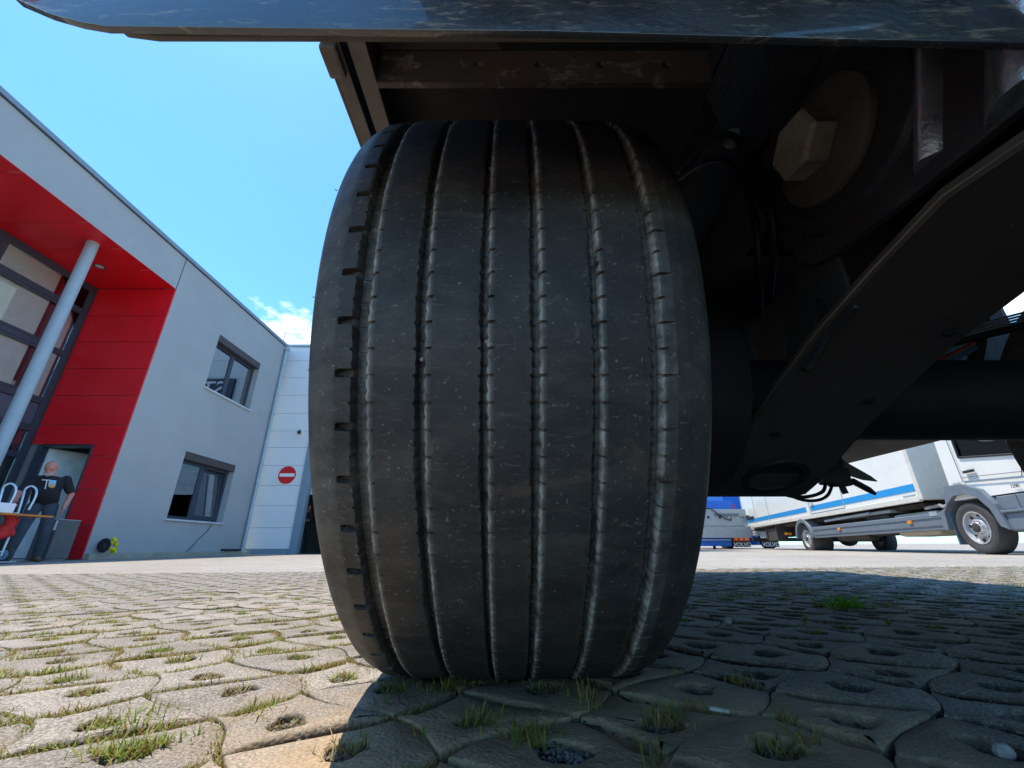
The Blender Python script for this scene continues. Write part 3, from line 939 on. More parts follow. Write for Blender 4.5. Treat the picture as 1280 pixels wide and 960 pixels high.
    me.set_sharp_from_angle(angle=R_(38))
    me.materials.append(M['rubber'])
    o = bpy.data.objects.new('tyre', me); COL.objects.link(o)
    o.parent = parent
    return o
mb = MB()
mb.lathe([(-.187, .285), (-.192, .300), (-.184, .303), (-.178, .283), (-.150, .262), (-.02, .255), (-.02, .12), (-.05, .118), (-.06, .09), (-.06, .0)], (TX, CY, CZ), 'x', 40)
mb.lathe([(.187, .285), (.192, .300), (.184, .303), (.178, .283), (.150, .262), (.0, .255), (.0, .0)], (TX, CY, CZ), 'x', 40)
wheel = part('wheel', mb, M['wheel_paint'], TR, smooth=True)
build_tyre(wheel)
# rubber vent hairs that stick out along the left shoulder
mb = MB(); hr_ = random.Random(5)
for k in range(46):
    t = R_(-20 + k * 3.1 + hr_.uniform(-1, 1))
    x = TX - .2085 + hr_.uniform(0, .004); r = .458 + hr_.uniform(-.012, .014)
    p = Vector((x, CY - r * math.cos(t), CZ + r * math.sin(t)))
    if hr_.random() < 0.5:
        d = Vector((-1, -.25 * math.cos(t) + hr_.uniform(-.4, .4), .25 * math.sin(t) + hr_.uniform(-.4, .4))).normalized() * hr_.uniform(.003, .0075)
        mb.tube([p + d * -.3, p + d * .5, p + d + Vector((0, 0, hr_.uniform(-.002, .002)))], [.0006, .0005, .0003], 5)
part('rubber_hair', mb, M['rubber'], wheel, kind='stuff')
# embedded stones in the grooves
mb = MB()
for (px, t) in ((-.0885, 30), (-.0255, -14), (.0265, -14.5), (-.088, -16), (.086, -15), (-.146, 40), (-.0252, 12), (.143, 10)):
    a = R_(t)
    r = R0 - .005
    mb.ball((px + TX + .003, CY - r * math.cos(a), CZ + r * math.sin(a)), (.0024, .002, .0022), 7, 5)
part('trapped_stone', mb, M['white_stone'], wheel, kind='stuff')

# near skirt panel: a thin sheet across the trailer with a rounded lower corner
mb = MB()
cor = [(-.430, .80), (-.430, .63), (-.419, .598), (-.396, .577), (-.363, .559), (-.335, .548), (-.313, .5425)]
poly = cor + [(-.147, .5395), (.03, .5365), (.23, .5275), (.42, .5210), (1.2, .505), (1.93, .49), (1.93, .95), (-.430, .95)]
def bow(x, z):
    return .1955 + .035 * max(0, z - .56) ** 1.5
n = len(poly)
rings = []
for dy, ins in ((0.0028, .0), (.0005, .0002), (0.0, .0008)):
    rings.append([(x + (ins if k < 7 else 0), .1955 + dy, z + (ins if k < 12 else 0)) for k, (x, z) in enumerate(poly)])
front = rings[::-1]
back = [[(x, .2005, z) for (x, z) in poly]]
mb.ring(front + back, cap=True)
part('skirt_panel', mb, M['bumper'], TR, smooth=True, ang=50)
mb = MB()
mb.prism([(-.366, .66), (-.356, .610), (-.338, .580), (-.318, .5620), (-.29, .5565), (1.9, .5530), (1.9, .68), (-.366, .68)], 'y', .2090, .2145)
part('beam_flange', mb, M['rail'], TR, bevel=.0015)
for x in (.30, 1.5):
    mb = MB(); mb.box(x, x + .06, .216, .26, .60, 1.19)
    part('beam_bracket', mb, M['black'], TR, bevel=.004)

# platform: floor, side rails, cross members
mb = MB(); mb.box(-.335, 1.90, -1.5, 3.38, 1.222, 1.28)
part('platform_floor', mb, M['black'], TR)
for (s, x0, nm) in ((1, -.37, 'side_rail'), (-1, 1.93, 'side_rail')):
    mb = MB()
    mb.box(x0, x0 + s * .006, -1.5, 3.4, 1.075, 1.30)
    mb.box(x0 + s * .006, x0 + s * .036, -1.5, 3.4, 1.075, 1.083)
    mb.box(x0 + s * .006, x0 + s * .036, -1.5, 3.4, 1.29, 1.298)
    part(nm, mb, M['rail'], TR, bevel=.0015)
    mb = MB()
    mb.box(x0 + s * .050, x0 + s * .086, -1.5, 3.37, 1.078, 1.086)
    mb.box(x0 + s * .050, x0 + s * .056, -1.5, 3.37, 1.086, 1.22)
    part('inner_rail', mb, M['rail'], TR, bevel=.0015)
mb = MB(); mb.bbox(-.372, -.338, .50, .56, 1.058, 1.080, .006)
part('lamp_bracket', mb, M['rail'], TR)
def plate_with_holes(x0, x1, z0, z1, y, holes, r, th):
    """vertical plate (x-z) with round holes, thickness th in +y"""
    mb = MB(); N = 16
    edges = [x0] + [(a + b) / 2 for a, b in zip(holes[:-1], holes[1:])] + [x1]
    for k, hx in enumerate(holes):
        a, b = edges[k], edges[k + 1]; zc = (z0 + z1) / 2 + 0.004
        outer, inner = [], []
        for q in range(N):
            t = 2 * PI * (q + .5) / N
            c, s_ = math.cos(t), math.sin(t)
            sc = min((b - hx) / c if c > 0 else (a - hx) / c, (z1 - zc) / s_ if s_ > 0 else (z0 - zc) / s_)
            outer.append((hx + c * sc, zc + s_ * sc)); inner.append((hx + r * c, zc + r * s_))
        cor = [(b, z1), (a, z1), (a, z0), (b, z0)]
        o = len(mb.v)
        for P in (outer, inner):
            mb.v.extend([(p[0], y, p[1]) for p in P])
        mb.v.extend([(p[0], y + th, p[1]) for p in inner])
        for q in range(N):
            q2 = (q + 1) % N
            mb.f.append((o + q, o + q2, o + N + q2, o + N + q))
            mb.f.append((o + N + q, o + N + q2, o + 2 * N + q2, o + 2 * N + q))
        for ci_, cpt in enumerate(cor):      # corner fillers
            ang = math.atan2(cpt[1] - zc, cpt[0] - hx) % (2 * PI)
            q = int((ang / (2 * PI)) * N - .5) % N; q2 = (q + 1) % N
            i0 = len(mb.v); mb.v.append((cpt[0], y, cpt[1]))
            mb.f.append((o + q, i0, o + q2))
    mb.box(x0, x1, y + .0005, y + th + .006, z0 - .006, z0)           # lower flange
    mb.box(x0, x1, y + .0005, y + th + .045, z1, z1 + .007)
    return mb
part('crossmember', plate_with_holes(-.283, 1.84, 1.080, 1.172, .575, [-.205, -.073, .058, .19, .33, .47, .62, .8, 1.0, 1.2, 1.45, 1.7], .0105, .006), M['rusty'], TR)
for y in (-1.2, -.6, 0.05, 1.15, 1.7, 2.25, 2.8):
    mb = MB(); mb.box(-.30, 1.84, y, y + .006, 1.09, 1.222); mb.box(-.30, 1.84, y + .006, y + .05, 1.09, 1.096)
    part('crossmember', mb, M['black'], TR)
mb = MB()                                                # gusset between rail and cross member
mb.prism([(-.283, .50), (-.10, .50), (-.02, .572), (-.283, .572)], 'z', 1.176, 1.181)
part('gusset', mb, M['rusty'], TR)
mb = MB(); mb.box(-.30, 1.90, 3.34, 3.40, 1.065, 1.221)
part('end_beam', mb, M['black'], TR, bevel=.004)
# long chassis rails
for x in (.47, 1.10):
    mb = MB()
    mb.box(x, x + .014, -1.5, 3.3, .80, 1.08); mb.box(x - .05, x + .06, -1.5, 3.3, .785, .80); mb.box(x - .05, x + .06, -1.5, 3.3, 1.08, 1.089)
    part('chassis_rail', mb, M['black'], TR)
# struts up in the dark behind the tyre
mb = MB(); mb.tube([(.05, .95, 1.09), (.10, 1.3, 1.06), (.45, 1.4, .9)], .018, 8)
part('brake_line', mb, M['cable_black'], TR, smooth=True)

# axle and brake
mb = MB(); mb.tube([(.10, CY, CZ - .012), (1.75, CY, CZ - .012)], .086, 24); mb.lathe([(.19, 0), (.19, .215), (.22, .226), (.30, .226), (.33, .21), (.40, .205), (.40, 0)], (0, CY, CZ), 'x', 36)
part('axle', mb, M['black'], TR, smooth=True)
mb = MB(); mb.lathe([(-.09, 0), (-.09, .06), (-.075, .082), (.0, .085), (.01, .075), (.08, .08), (.09, .05), (.09, 0)], (.33, 1.05, .58), 'y', 24)
part('brake_chamber', mb, M['black'], TR, smooth=True)
mb = MB(); mb.lathe([(0, 0), (0, .12), (.03, .14), (.10, .145), (.13, .125), (.16, .145), (.30, .14), (.32, .10), (.32, 0)], (.56, 1.12, .47), 'z', 28)
part('air_spring', mb, M['black'], TR, smooth=True)
# far wheel on the same axle, and the long tank beside it
mb = MB()
mb.lathe([(-.18, .29), (-.19, .33), (-.21, .42), (-.2, .475), (-.17, .492), (0, .498), (.17, .492), (.2, .475), (.21, .42), (.19, .33), (.18, .29), (-.18, .29)], (1.80, CY, CZ), 'x', 64)
fw = part('wheel', mb, M['rubber'], TR, smooth=True)
mb = MB(); mb.lathe([(.187, .285), (.192, .300), (.178, .283), (.150, .262), (.0, .255), (.0, .0)], (1.80, CY, CZ), 'x', 32)
part('rim', mb, M['wheel_paint'], fw, smooth=True)

# unseen far wheel, axle, guard and tool box, added to block light
mb = MB(); mb.tube([(.46, -.98, CZ), (1.75, -.98, CZ)], .08, 20); part('axle', mb, M['black'], TR, smooth=True)
mb = MB(); mb.bbox(.85, 1.9, -.47, -.46, .16, 1.06, .004); part('light_blocker', mb, M['black'], TR)  # unseen panel added to block light from behind
for x in (1.80,):
    mb = MB()
    mb.lathe([(-.18, .0), (-.18, .29), (-.19, .33), (-.21, .42), (-.2, .475), (-.17, .492), (0, .498), (.17, .492), (.2, .475), (.21, .42), (.19, .33), (.18, .29), (.18, 0)], (x, -.98, CZ + .01), 'x', 48)
    part('wheel', mb, M['rubber'], TR, smooth=True)
mb = MB(); mb.bbox(1.3, 1.9, -.46, -.05, .42, 1.0, .03); part('tool_box', mb, M['black'], TR)  # unseen box, added to keep light off the right side
mb = MB(); mb.bbox(1.42, 1.9, 1.37, 2.7, .60, 1.06, .03); part('battery_box', mb, M['black'], TR)
# hanger bracket with its big pivot bolt
HX = .42
plate = [(.62, 1.16), (.575, .90), (.545, .70), (.515, .60), (.500, .565), (.490, .548), (.474, .535), (.455, .529), (.440, .527), (.40, .522), (.36, .516), (.323, .513), (.28, .510), (.22, .506), (.14, .506), (.09, .56), (.08, 1.16)]
mb = MB(); mb.prism(plate, 'x', HX, HX + .012); mb.prism(plate, 'x', HX + .19, HX + .202)
hb = part('hanger_bracket', mb, M['gloss_black'], TR, bevel=.002)
mb = MB()                                               # bent ridges, given bright metal for the sky's highlights
def ridge(y0, y1, z0, z1, d=.02):
    n = 9
    rings = []
    for q in range(8):
        f = q / 7; z = z0 + (z1 - z0) * f
        rings.append([(HX - d * math.sin(PI * k / (n - 1)), y0 + (y1 - y0) * k / (n - 1) - .40 * (z - z0), z) for k in range(n)] + [(HX + .002, y1 - .40 * (z - z0), z), (HX + .002, y0 - .40 * (z - z0), z)])
    mb.ring(rings)
ridge(.292, .322, .530, .80, .012); ridge(.190, .262, .511, .80, .022)
part('bracket_ridge', mb, M['highlight_metal'], hb, smooth=True, ang=60)
mb = MB(); mb.lathe([(-.010, 0.0), (-.010, .072), (-.007, .079), (-.002, .081), (0, .081)], (HX - .001, .398, .672), 'x', 48)
part('washer', mb, M['washer'], hb, smooth=True, ang=30)
mb = MB()
hexr = .0435
for x0, x1, r0, r1 in ((HX - .043, HX - .039, hexr * .88, hexr), (HX - .039, HX - .011, hexr, hexr)):
    rr = []
    for x, r in ((x0, r0), (x1, r1)):
        rr.append([(x, .404 + r * math.cos(R_(60 * k + 14)), .676 + r * math.sin(R_(60 * k + 14))) for k in range(6)])
    mb.ring(rr)
part('pivot_bolt', mb, M['bolt'], hb, bevel=.0015)
mb = MB()                                               # raised reinforcement ring round the bolt
rr = []
for (x, sc) in ((HX - .0005, 1.0), (HX - .008, .97), (HX - .008, .80), (HX - .0005, .78)):
    rr.append([(x, .388 + .118 * sc * math.copysign(abs(math.cos(R_(a))) ** .8, math.cos(R_(a))) * (1.0), .680 + .128 * sc * math.copysign(abs(math.sin(R_(a))) ** .8, math.sin(R_(a)))) for a in range(0, 360, 9)])
mb.ring(rr, cap=False)
part('bolt_plate', mb, M['gloss_black'], hb, smooth=True, ang=30)
mb = MB(); mb.lathe([(-.016, 0), (-.016, .012), (-.012, .016), (0, .017)], (HX, .556, .885), 'x', 16)
part('small_bolt', mb, M['bolt'], hb, smooth=True)
mb = MB()
sl = [(.497 + .010 * math.cos(R_(a)) + .002 * math.sin(R_(a)), .478 + .018 * math.sin(R_(a))) for a in range(0, 360, 20)]
mb.prism([(.45, .53), (.53, .56), (.60, .44), (.56, .41), (.50, .44), (.45, .45)], 'x', HX + .012, HX + .02)
part('bracket_tongue', mb, M['gloss_black'], hb, bevel=.003)
mb = MB(); mb.prism(sl, 'x', HX + .0095, HX + .0118)
part('slot', mb, M['black'], hb)

# trailing arm: a wide dark spring leaf that runs back and down
path = [(-.25, .478), (.10, .474), (.25, .474), (.309, .484), (.40, .466), (.508, .440), (.61, .405), (.70, .368), (.78, .328), (.85, .294), (.905, .274), (.94, .272), (.955, .28)]
path[2] = (.24, .4755); path[1] = (.10, .470)
mb = MB(); rings = []
ax0, ax1 = HX - .0, HX + .208
for i, (y, z) in enumerate(path):
    a = path[max(i - 1, 0)]; b = path[min(i + 1, len(path) - 1)]
    t = Vector((b[0] - a[0], b[1] - a[1])).normalized(); n_ = Vector((-t.y, t.x))
    th = .015; c = .003
    sec = [(ax0, c), (ax0 + c, 0), (ax1 - c, 0), (ax1, c), (ax1, th - c), (ax1 - c, th), (ax0 + c, th), (ax0, th - c)]
    rings.append([(x, y + n_.x * q, z + n_.y * q) for x, q in sec])
mb.ring(rings)
arm = part('trailing_arm', mb, M['arm'], TR, smooth=True, ang=30)
mb = MB()                                               # bright worn left edge
rings = []
for i, (y, z) in enumerate(path[2:8]):
    w = (.0002, .0007, .0011, .0008, .0006, .0002)[i]
    rings.append([(ax0 - .0006 + w * math.cos(k * PI / 3), y, z + .004 + 1.6 * w * math.sin(k * PI / 3)) for k in range(6)])
mb.ring(rings)
part('worn_edge', mb, M['bright_edge'], arm, smooth=True)
mb = MB()
rr = []
for (dz, sc) in ((.0, 1.0), (-.006, 1.0), (-.006, .8), (.02, .74)):
    rr.append([(.525 + .062 * sc * math.cos(R_(a)), .835 + .055 * sc * math.sin(R_(a)), .302 + dz - .40 * (.055 * sc * math.sin(R_(a)))) for a in range(0, 360, 12)])
mb.ring(rr, cap=True)
part('spring_seat', mb, M['black'], arm, smooth=True, ang=30)
mb = MB()
for (x, y) in ((.60, .50), (.585, .64), (.47, .72)):
    z = np.interp(y, [q[0] for q in path], [q[1] for q in path])
    mb.ball((x, y, z - .001), (.010, .010, .004), 12, 6)
part('rivet', mb, M['black'], arm, smooth=True, kind='stuff')

# lines, hoses and brackets
def hose(name, pts, r, mat, seg=8):
    mb = MB()
    P = [Vector(p) for p in pts]; out = []
    for i in range(len(P) - 1):
        p0 = P[max(i - 1, 0)]; p1 = P[i]; p2 = P[i + 1]; p3 = P[min(i + 2, len(P) - 1)]
        for k in range(5):
            t = k / 5
            out.append(.5 * ((2 * p1) + (p2 - p0) * t + (2 * p0 - 5 * p1 + 4 * p2 - p3) * t * t + (3 * p1 - p0 - 3 * p2 + p3) * t ** 3))
    out.append(P[-1])
    mb.tube(out, r, seg)
    return part(name, mb, mat, TR, smooth=True)
hose('cable', [(1.00, .80, .58), (.93, .86, .545), (.84, .92, .515), (.74, .99, .49)], .0045, M['cable_red'])
hose('cable', [(1.00, .80, .568), (.93, .86, .533), (.84, .92, .503), (.74, .99, .478)], .0045, M['cable_blue'])
hose('cable', [(1.00, .80, .574), (.93, .86, .5390), (.84, .92, .509), (.74, .99, .484)], .003, M['cable_green'])
hose('air_line', [(.405, .75, 1.02), (.398, .60, .93), (.396, .52, .84), (.40, .50, .70), (.41, .52, .62), (.44, .60, .57)], .006, M['cable_black'])
hose('air_line', [(.40, .76, 1.0), (.392, .62, .90), (.39, .54, .80), (.396, .53, .68), (.405, .56, .60), (.44, .64, .55)], .006, M['cable_black'])
hose('hose', [(1.15, .88, .70), (1.12, .93, .57), (1.00, .97, .50), (.86, 1.0, .485), (.76, 1.02, .50)], .014, M['cable_black'], 10)
hose('hose', [(1.3, .8, .66), (1.1, .85, .63), (.9, .95, .60), (.75, 1.0, .62)], .012, M['cable_black'], 10)
mb = MB()
for k in range(4):
    mb.tube([(.98, .85, .625 - .006 * k), (1.25, .72, .665 - .006 * k)], .0025, 6)
part('cable_loom', mb, M['galv'], TR, smooth=True)
# small bracket with a levelling valve tucked against the arm end
mb = MB()
mb.prism([(.835, .392), (.850, .372), (.905, .335), (.918, .322), (.885, .326), (.85, .338), (.828, .362)], 'y', 1.055, 1.061)
part('sensor_bracket', mb, M['grey_cabinet2'], TR)
mb = MB()
mb.tube([(.845, 1.045, .322), (.880, 1.045, .300), (.893, 1.045, .290)], [.008, .0075, .004], 8)
mb.bbox(.79, .835, 1.03, 1.06, .308, .352, .005)
mb.bbox(.766, .795, 1.03, 1.055, .312, .340, .004)
mb.cyl((.812, 1.04, .31), (.816, 1.04, .290), .007, 8)
mb.bbox(.775, .83, 1.035, 1.055, .352, .39, .004)
part('level_valve', mb, M['blackplastic'], TR, smooth=True, ang=30)
hose('wire', [(.775, 1.04, .318), (.74, 1.01, .292), (.69, .99, .278), (.63, .96, .275), (.58, .94, .285)], .004, M['cable_black'])
hose('wire', [(.79, 1.04, .312), (.75, 1.01, .284), (.71, .99, .270), (.66, .97, .268), (.60, .94, .280)], .0035, M['cable_black'])

# ------------------------------------------------------------------ office building on the left
BZ = -0.07
WX = -8.5            # facade plane
GXL = -10.46         # glazing plane in the recess
YB0, YB1, YR = -4.0, 14.05, 8.85
ZT, ZS = 7.16, 6.23
OB = thing('office_building', 'grey rendered two storey building with red entrance recess and flat roof', 'building', (-11.5, 5.0, BZ))
WIN = [(10.69, 12.80, 4.27, 5.92), (10.67, 12.74, 0.80, 2.49)]
mb = MB(); T = .30
y0, y1 = YR, YB1
wx0 = WX - T
mb.box(wx0, WX, y0 + .034, 10.68, BZ, ZT); mb.box(wx0, WX, 12.77, y1, BZ, ZT)
mb.box(wx0, WX, 10.68, 12.77, BZ, .80); mb.box(wx0, WX, 10.68, 12.77, 2.49, 4.27); mb.box(wx0, WX, 10.68, 12.77, 5.92, ZT)
part('wall', mb, M['render'], OB)
mb = MB(); mb.box(WX - .28, WX, YB0, YR - .002, ZS + .004, ZT)
part('fascia', mb, M['render'], OB)
mb = MB(); mb.box(-16, WX - .003, YB0, YB1 + .2, ZT - .02, ZT + .06); mb.box(WX - .06, WX + .05, YB0, YB1 + .02, ZT, ZT + .105)
part('roof_edge', mb, M['steel_blue'], OB, bevel=.008)
mb = MB(); mb.box(WX - .02, WX + .032, YB0, YB1 + .01, ZT - .016, ZT - .001)
part('drip_strip', mb, M['anthracite'], OB)
mb = MB(); mb.box(WX - .05, WX + .10, YR + .05, YB1 + 2.6, BZ - .02, .04)
part('plinth', mb, M['concrete'], OB, bevel=.01)
# inside shell so that the windows look into rooms
mb = MB()
mb.box(-15.9, -15.7, YB0, YB1, BZ, ZT - .03); mb.box(-15.7, WX - T - .01, YB0, YB1, BZ - .01, BZ + .01)
mb.box(-15.7, GXL - .12, YB0, YB1, 3.15, 3.45); mb.box(GXL - .1, WX - T - .01, YR + .25, YB1, 3.15, 3.45)
mb.box(-15.7, WX - T - .01, YB1 - .2, YB1 - .01, BZ, ZT - .03); mb.box(-15.7, GXL - .1, YB0, YB0 + .2, BZ, ZT - .03)
part('inner_shell', mb, M['inner_wall'], OB)
mb = MB(); mb.box(-12.6, -12.5, YR + .3, YB1 - .2, BZ + .01, 3.14); mb.box(-12.6, -12.5, YR + .3, YB1 - .2, 3.46, ZT - .04)
part('inner_partition', mb, M['inner_dark'], OB)

def pane_frame(mb, plane, y0, y1, z0, z1, w, d):
    """rectangular frame in a plane x=plane"""
    mb.box(plane - d, plane, y0, y0 + w, z0, z1); mb.box(plane - d, plane, y1 - w, y1, z0, z1)
    mb.box(plane - d, plane, y0 + w, y1 - w, z0, z0 + w); mb.box(plane - d, plane, y0 + w, y1 - w, z1 - w, z1)
for wi, (a, b, c, d) in enumerate(WIN):
    a, b = 10.68, 12.77
    px = WX - .17
    mb = MB(); pane_frame(mb, px, a, b, c + .02, d - .20, .075, .07)
    mid = a + (b - a) * .475
    mb.box(px - .068, px + .004, mid - .075, mid + .075, c + .096, d - .276)
    fr = part('window', mb, M['anthracite'], OB, bevel=.006)
    mb = MB(); mb.box(px - .03, px - .022, a + .076, mid - .076, c + .097, d - .277)
    part('pane', mb, M['glass_strong'], fr)
    if wi == 0:
        mb = MB(); mb.box(px - .03, px - .022, mid + .076, b - .076, c + .097, d - .277)
        part('pane', mb, M['glass_strong'], fr)
    else:      # right sash stands tilted open
        mb = MB(); mm = Matrix.Translation((px + .006, 0, c + .10)) @ Matrix.Rotation(R_(-4.5), 4, 'Y') @ Matrix.Translation((0, 0, -(c + .10)))
        m2 = MB(); pane_frame(m2, 0.0, mid + .078, b - .078, c + .099, d - .28, .07, .05)
        mb.add(m2.v, m2.f, mm)
        part('sash', mb, M['anthracite'], fr, bevel=.004)
        mb = MB(); mb.box(-.03, -.024, mid + .15, b - .15, c + .17, d - .35, mm)
        part('pane', mb, M['glass_strong'], fr)
    mb = MB(); mb.box(WX - .24, WX - .004, a + .002, b - .002, d - .199, d - .003)
    part('lintel', mb, M['lintel'], fr)
    mb = MB(); mb.bbox(WX - .15, WX + .055, a - .06, b + .05, c - .035, c + .012, .006)
    part('sill', mb, M['sill'], fr)
    mb = MB(); mb.box(px - .35, px - .345, a + .1 if wi == 0 else b - .75, b - .05, c + .02, d - .02)
    part('blind', mb, M['curtain'] if wi else M['inner_dark'], fr)
# downpipe with gutter outlet
mb = MB(); mb.tube([(WX + .085, 13.92, .02), (WX + .085, 13.92, 7.02), (WX + .04, 13.92, 7.12)], .05, 14)
dp = part('downpipe', mb, M['pipe'], OB, smooth=True)
for z in (.9, 2.7, 4.5, 6.3):
    mb = MB(); mb.lathe([(-.02, .051), (-.02, .062), (.02, .062), (.02, .051)], (WX + .085, 13.92, z), 'z', 16); mb.box(WX, WX + .04, 13.905, 13.935, z - .012, z + .012)
    part('pipe_clamp', mb, M['pipe'], dp)
mb = MB(); mb.bbox(WX - .02, WX + .16, 13.83, 14.03, 6.98, 7.10, .02)
part('rain_head', mb, M['pipe'], OB)
mb = MB()
mb.tube([(WX - .1, 13.9, ZT + .1), (WX - .1, 13.9, ZT + .55)], .012, 8)
mb.tube([(WX - .3, 13.9, ZT + .42), (WX + .12, 13.9, ZT + .42)], .008, 6); mb.tube([(WX - .25, 13.9, ZT + .52), (WX + .05, 13.9, ZT + .52)], .008, 6)
part('roof_aerial', mb, M['galv'], OB)

# red cladding on the end wall of the recess, panel by panel, round the door opening
seams = [BZ, .58, 1.28, 1.98, 2.68, 3.36, 4.03, 4.74, 5.44, ZS - .004]
DY0, DX0, DX1, DZ = YR, -10.27, -9.08, 2.24
mb = MB()
mb.box(GXL - .1, DX0, YR + .032, YR + .20, BZ, ZS); mb.box(DX1, WX - T - .004, YR + .032, YR + .20, BZ, ZS); mb.box(DX0, DX1, YR + .032, YR + .20, DZ, ZS)
part('backing_wall', mb, M['inner_dark'], OB)
g = .007
for k in range(len(seams) - 1):
    z0, z1 = seams[k] + g, seams[k + 1] - g
    if z1 <= DZ + .01 or z0 >= DZ - .01:
        spans = [(GXL + .02, WX - .003)] if z0 >= DZ - .01 else [(DX1, WX - .003)]
        for (x0, x1) in spans:
            mb = MB(); mb.box(x0, x1, YR + .0, YR + .03, z0, z1)
            part('cladding_panel', mb, M['red_panel'], OB, bevel=.003)
    else:
        mb = MB(); mb.prism([(DX1, z0), (WX - .003, z0), (WX - .003, z1), (GXL + .02, z1), (GXL + .02, DZ), (DX1, DZ)], 'y', YR, YR + .03)
        part('cladding_panel', mb, M['red_panel'], OB, bevel=.003)
# red soffit boards
ys = [YB0, -2.4, -.8, .8, 2.4, 4.0, 5.35, 6.55, 7.35, 8.1, YR - .004]
for a, b in zip(ys[:-1], ys[1:]):
    mb = MB(); mb.box(GXL - .05, WX - .003, a + .006, b - .006, ZS, ZS + .02)
    part('soffit_panel', mb, M['red_panel'], OB, bevel=.002)
mb = MB(); mb.box(-16, WX - .29, YB0, YR + .2, ZS + .03, ZS + .2)
part('ceiling_slab', mb, M['inner_dark'], OB)
for (x, y) in ((-9.58, 7.95), (-9.58, 4.6)):
    mb = MB(); mb.lathe([(0, .11), (-.012, .11), (-.012, .085), (-.004, .082)], (x, y, ZS), 'z', 24)
    sl_ = part('soffit_lamp', mb, M['anthracite'], OB, smooth=True)
    mb = MB(); mb.lathe([(-.006, .0), (-.008, .06), (-.004, .082)], (x, y, ZS), 'z', 24)
    part('diffuser', mb, M['light_fit'], sl_, smooth=True)
mb = MB(); mb.cyl((-8.99, 7.16, BZ), (-8.99, 7.16, ZS), .105, 32)
part('column', mb, M['column'], OB, smooth=True)
# glazed wall at the back of the recess
def mull(y0, y1, z0, z1, mat='anthracite', d=.09, off=0.0):
    mb = MB(); mb.box(GXL - d + off, GXL + off, y0, y1, z0, z1); return mb
glz = part('window_wall', mull(YR - .13, YR - .002, BZ, ZS - .001), M['anthracite'], OB, bevel=.006)
ycol = [YR - .13, 8.48, 8.30, 6.95, 6.75, 4.9, 4.75, 2.8, 2.65, .6]
rows = [(ZS - .16, ZS - .001), (5.42, 5.56), (4.30, 4.42), (3.12, 3.26), (2.50, 2.64), (1.92, 2.04), (BZ, .12)]
for z0, z1 in rows:
    part('transom', mull(.6, YR - .131, z0, z1, off=.004), M['anthracite'], glz, bevel=.006)
for k in range(1, len(ycol), 2):
    y1_, y0_ = ycol[k], ycol[k + 1] if k + 1 < len(ycol) else ycol[k] - .12
    part('mullion', mull(y0_, y1_, BZ, ZS - .002), M['anthracite'], glz, bevel=.006)
bays = [(8.48, YR - .13), (6.95, 8.30), (4.9, 6.75), (2.8, 4.75)]
gaps = [(5.56, ZS - .16), (4.42, 5.42), (3.26, 4.30), (2.64, 3.12), (2.04, 2.50), (.12, 1.92)]
for (a, b) in bays:
    for gi, (c, d) in enumerate(gaps):
        mb = MB(); mb.box(GXL - .05, GXL - .042, a + .001, b - .001, c + .001, d - .001)
        if gi == 3:
            part('spandrel_panel', mb, M['spandrel'], glz)
        else:
            part('pane', mb, M['glass'], glz)
        if gi in (1, 2) and b - a > 1:       # inner sash profile
            m2 = MB(); pane_frame(m2, GXL + .002, a + .004, b - .004, c + .004, d - .004, .06, .03)
            part('sash', m2, M['anthracite'], glz, bevel=.004)
# rooms behind the glass: pale blinds and strips coloured maroon like a reflection
for (a, b) in bays[:3]:
    w_ = b - a
    mb = MB(); mb.box(GXL - .075, GXL - .068, a + .01, b - (.06 if w_ < 1 else .22), 3.2, ZS - .10)
    part('blind', mb, M['curtain'], glz)
    mb = MB(); mb.box(GXL - .20, GXL - .10, b - .11, b + .05, 2.0, ZS - .10)
    part('reflection_strip', mb, M['maroon'], glz)
mb = MB(); mb.box(GXL - 2.4, GXL - 2.3, .2, YR + .2, 3.46, ZS + .02)
part('inner_partition', mb, M['inner_dark'], OB)
# doorway in the red wall: passage behind, open white door leaf
mb = MB()
mb.box(DX0 - .03, DX1 + .02, YR + 2.6, YR + 2.7, BZ, 3.1); mb.box(DX1 + .02, DX1 + .1, YR + .2, YR + 2.6, BZ, 3.1); mb.box(DX0 - .9, DX0 - .8, YR + .2, YR + 2.6, BZ, 3.1)
part('passage_wall', mb, M['inner_wall'], OB)
mb = MB(); mb.box(DX0 - .02, DX0 + .05, YR - .004, YR + .20, BZ, DZ); mb.box(DX1 - .05, DX1, YR + .004, YR + .20, BZ, DZ); mb.box(DX0, DX1, YR + .031, YR + .2, DZ - .05, DZ + .0)
dfr = part('door_frame', mb, M['anthracite'], OB)
mb = MB(); mm = Matrix.Translation((DX0 + .07, YR + .16, 0)) @ Matrix.Rotation(R_(68), 4, 'Z')
mb.box(0, 1.0, -.025, .025, BZ + .02, DZ - .06, mm)
part('door', mb, M['door_white'], dfr)
mb = MB(); mb.box(-9.62, -9.45, YR + 2.50, YR + 2.59, 1.28, 1.36); mb.box(-9.36, -9.30, YR + 2.52, YR + 2.59, 1.18, 1.30); mb.box(-9.2, -9.15, YR + 2.5, YR + 2.59, 1.06, 1.16)
part('coat_hook', mb, M['blackplastic'], OB, kind='stuff')
# black line of cable hanging down the wall
mb = MB(); mb.tube([(WX + .012, 12.35, .74), (WX + .014, 12.2, .55), (WX + .014, 11.9, .30), (WX + .03, 11.7, .09), (WX + .12, 11.5, .045)], .009, 6)
part('wall_cable', mb, M['anthracite'], OB, smooth=True)

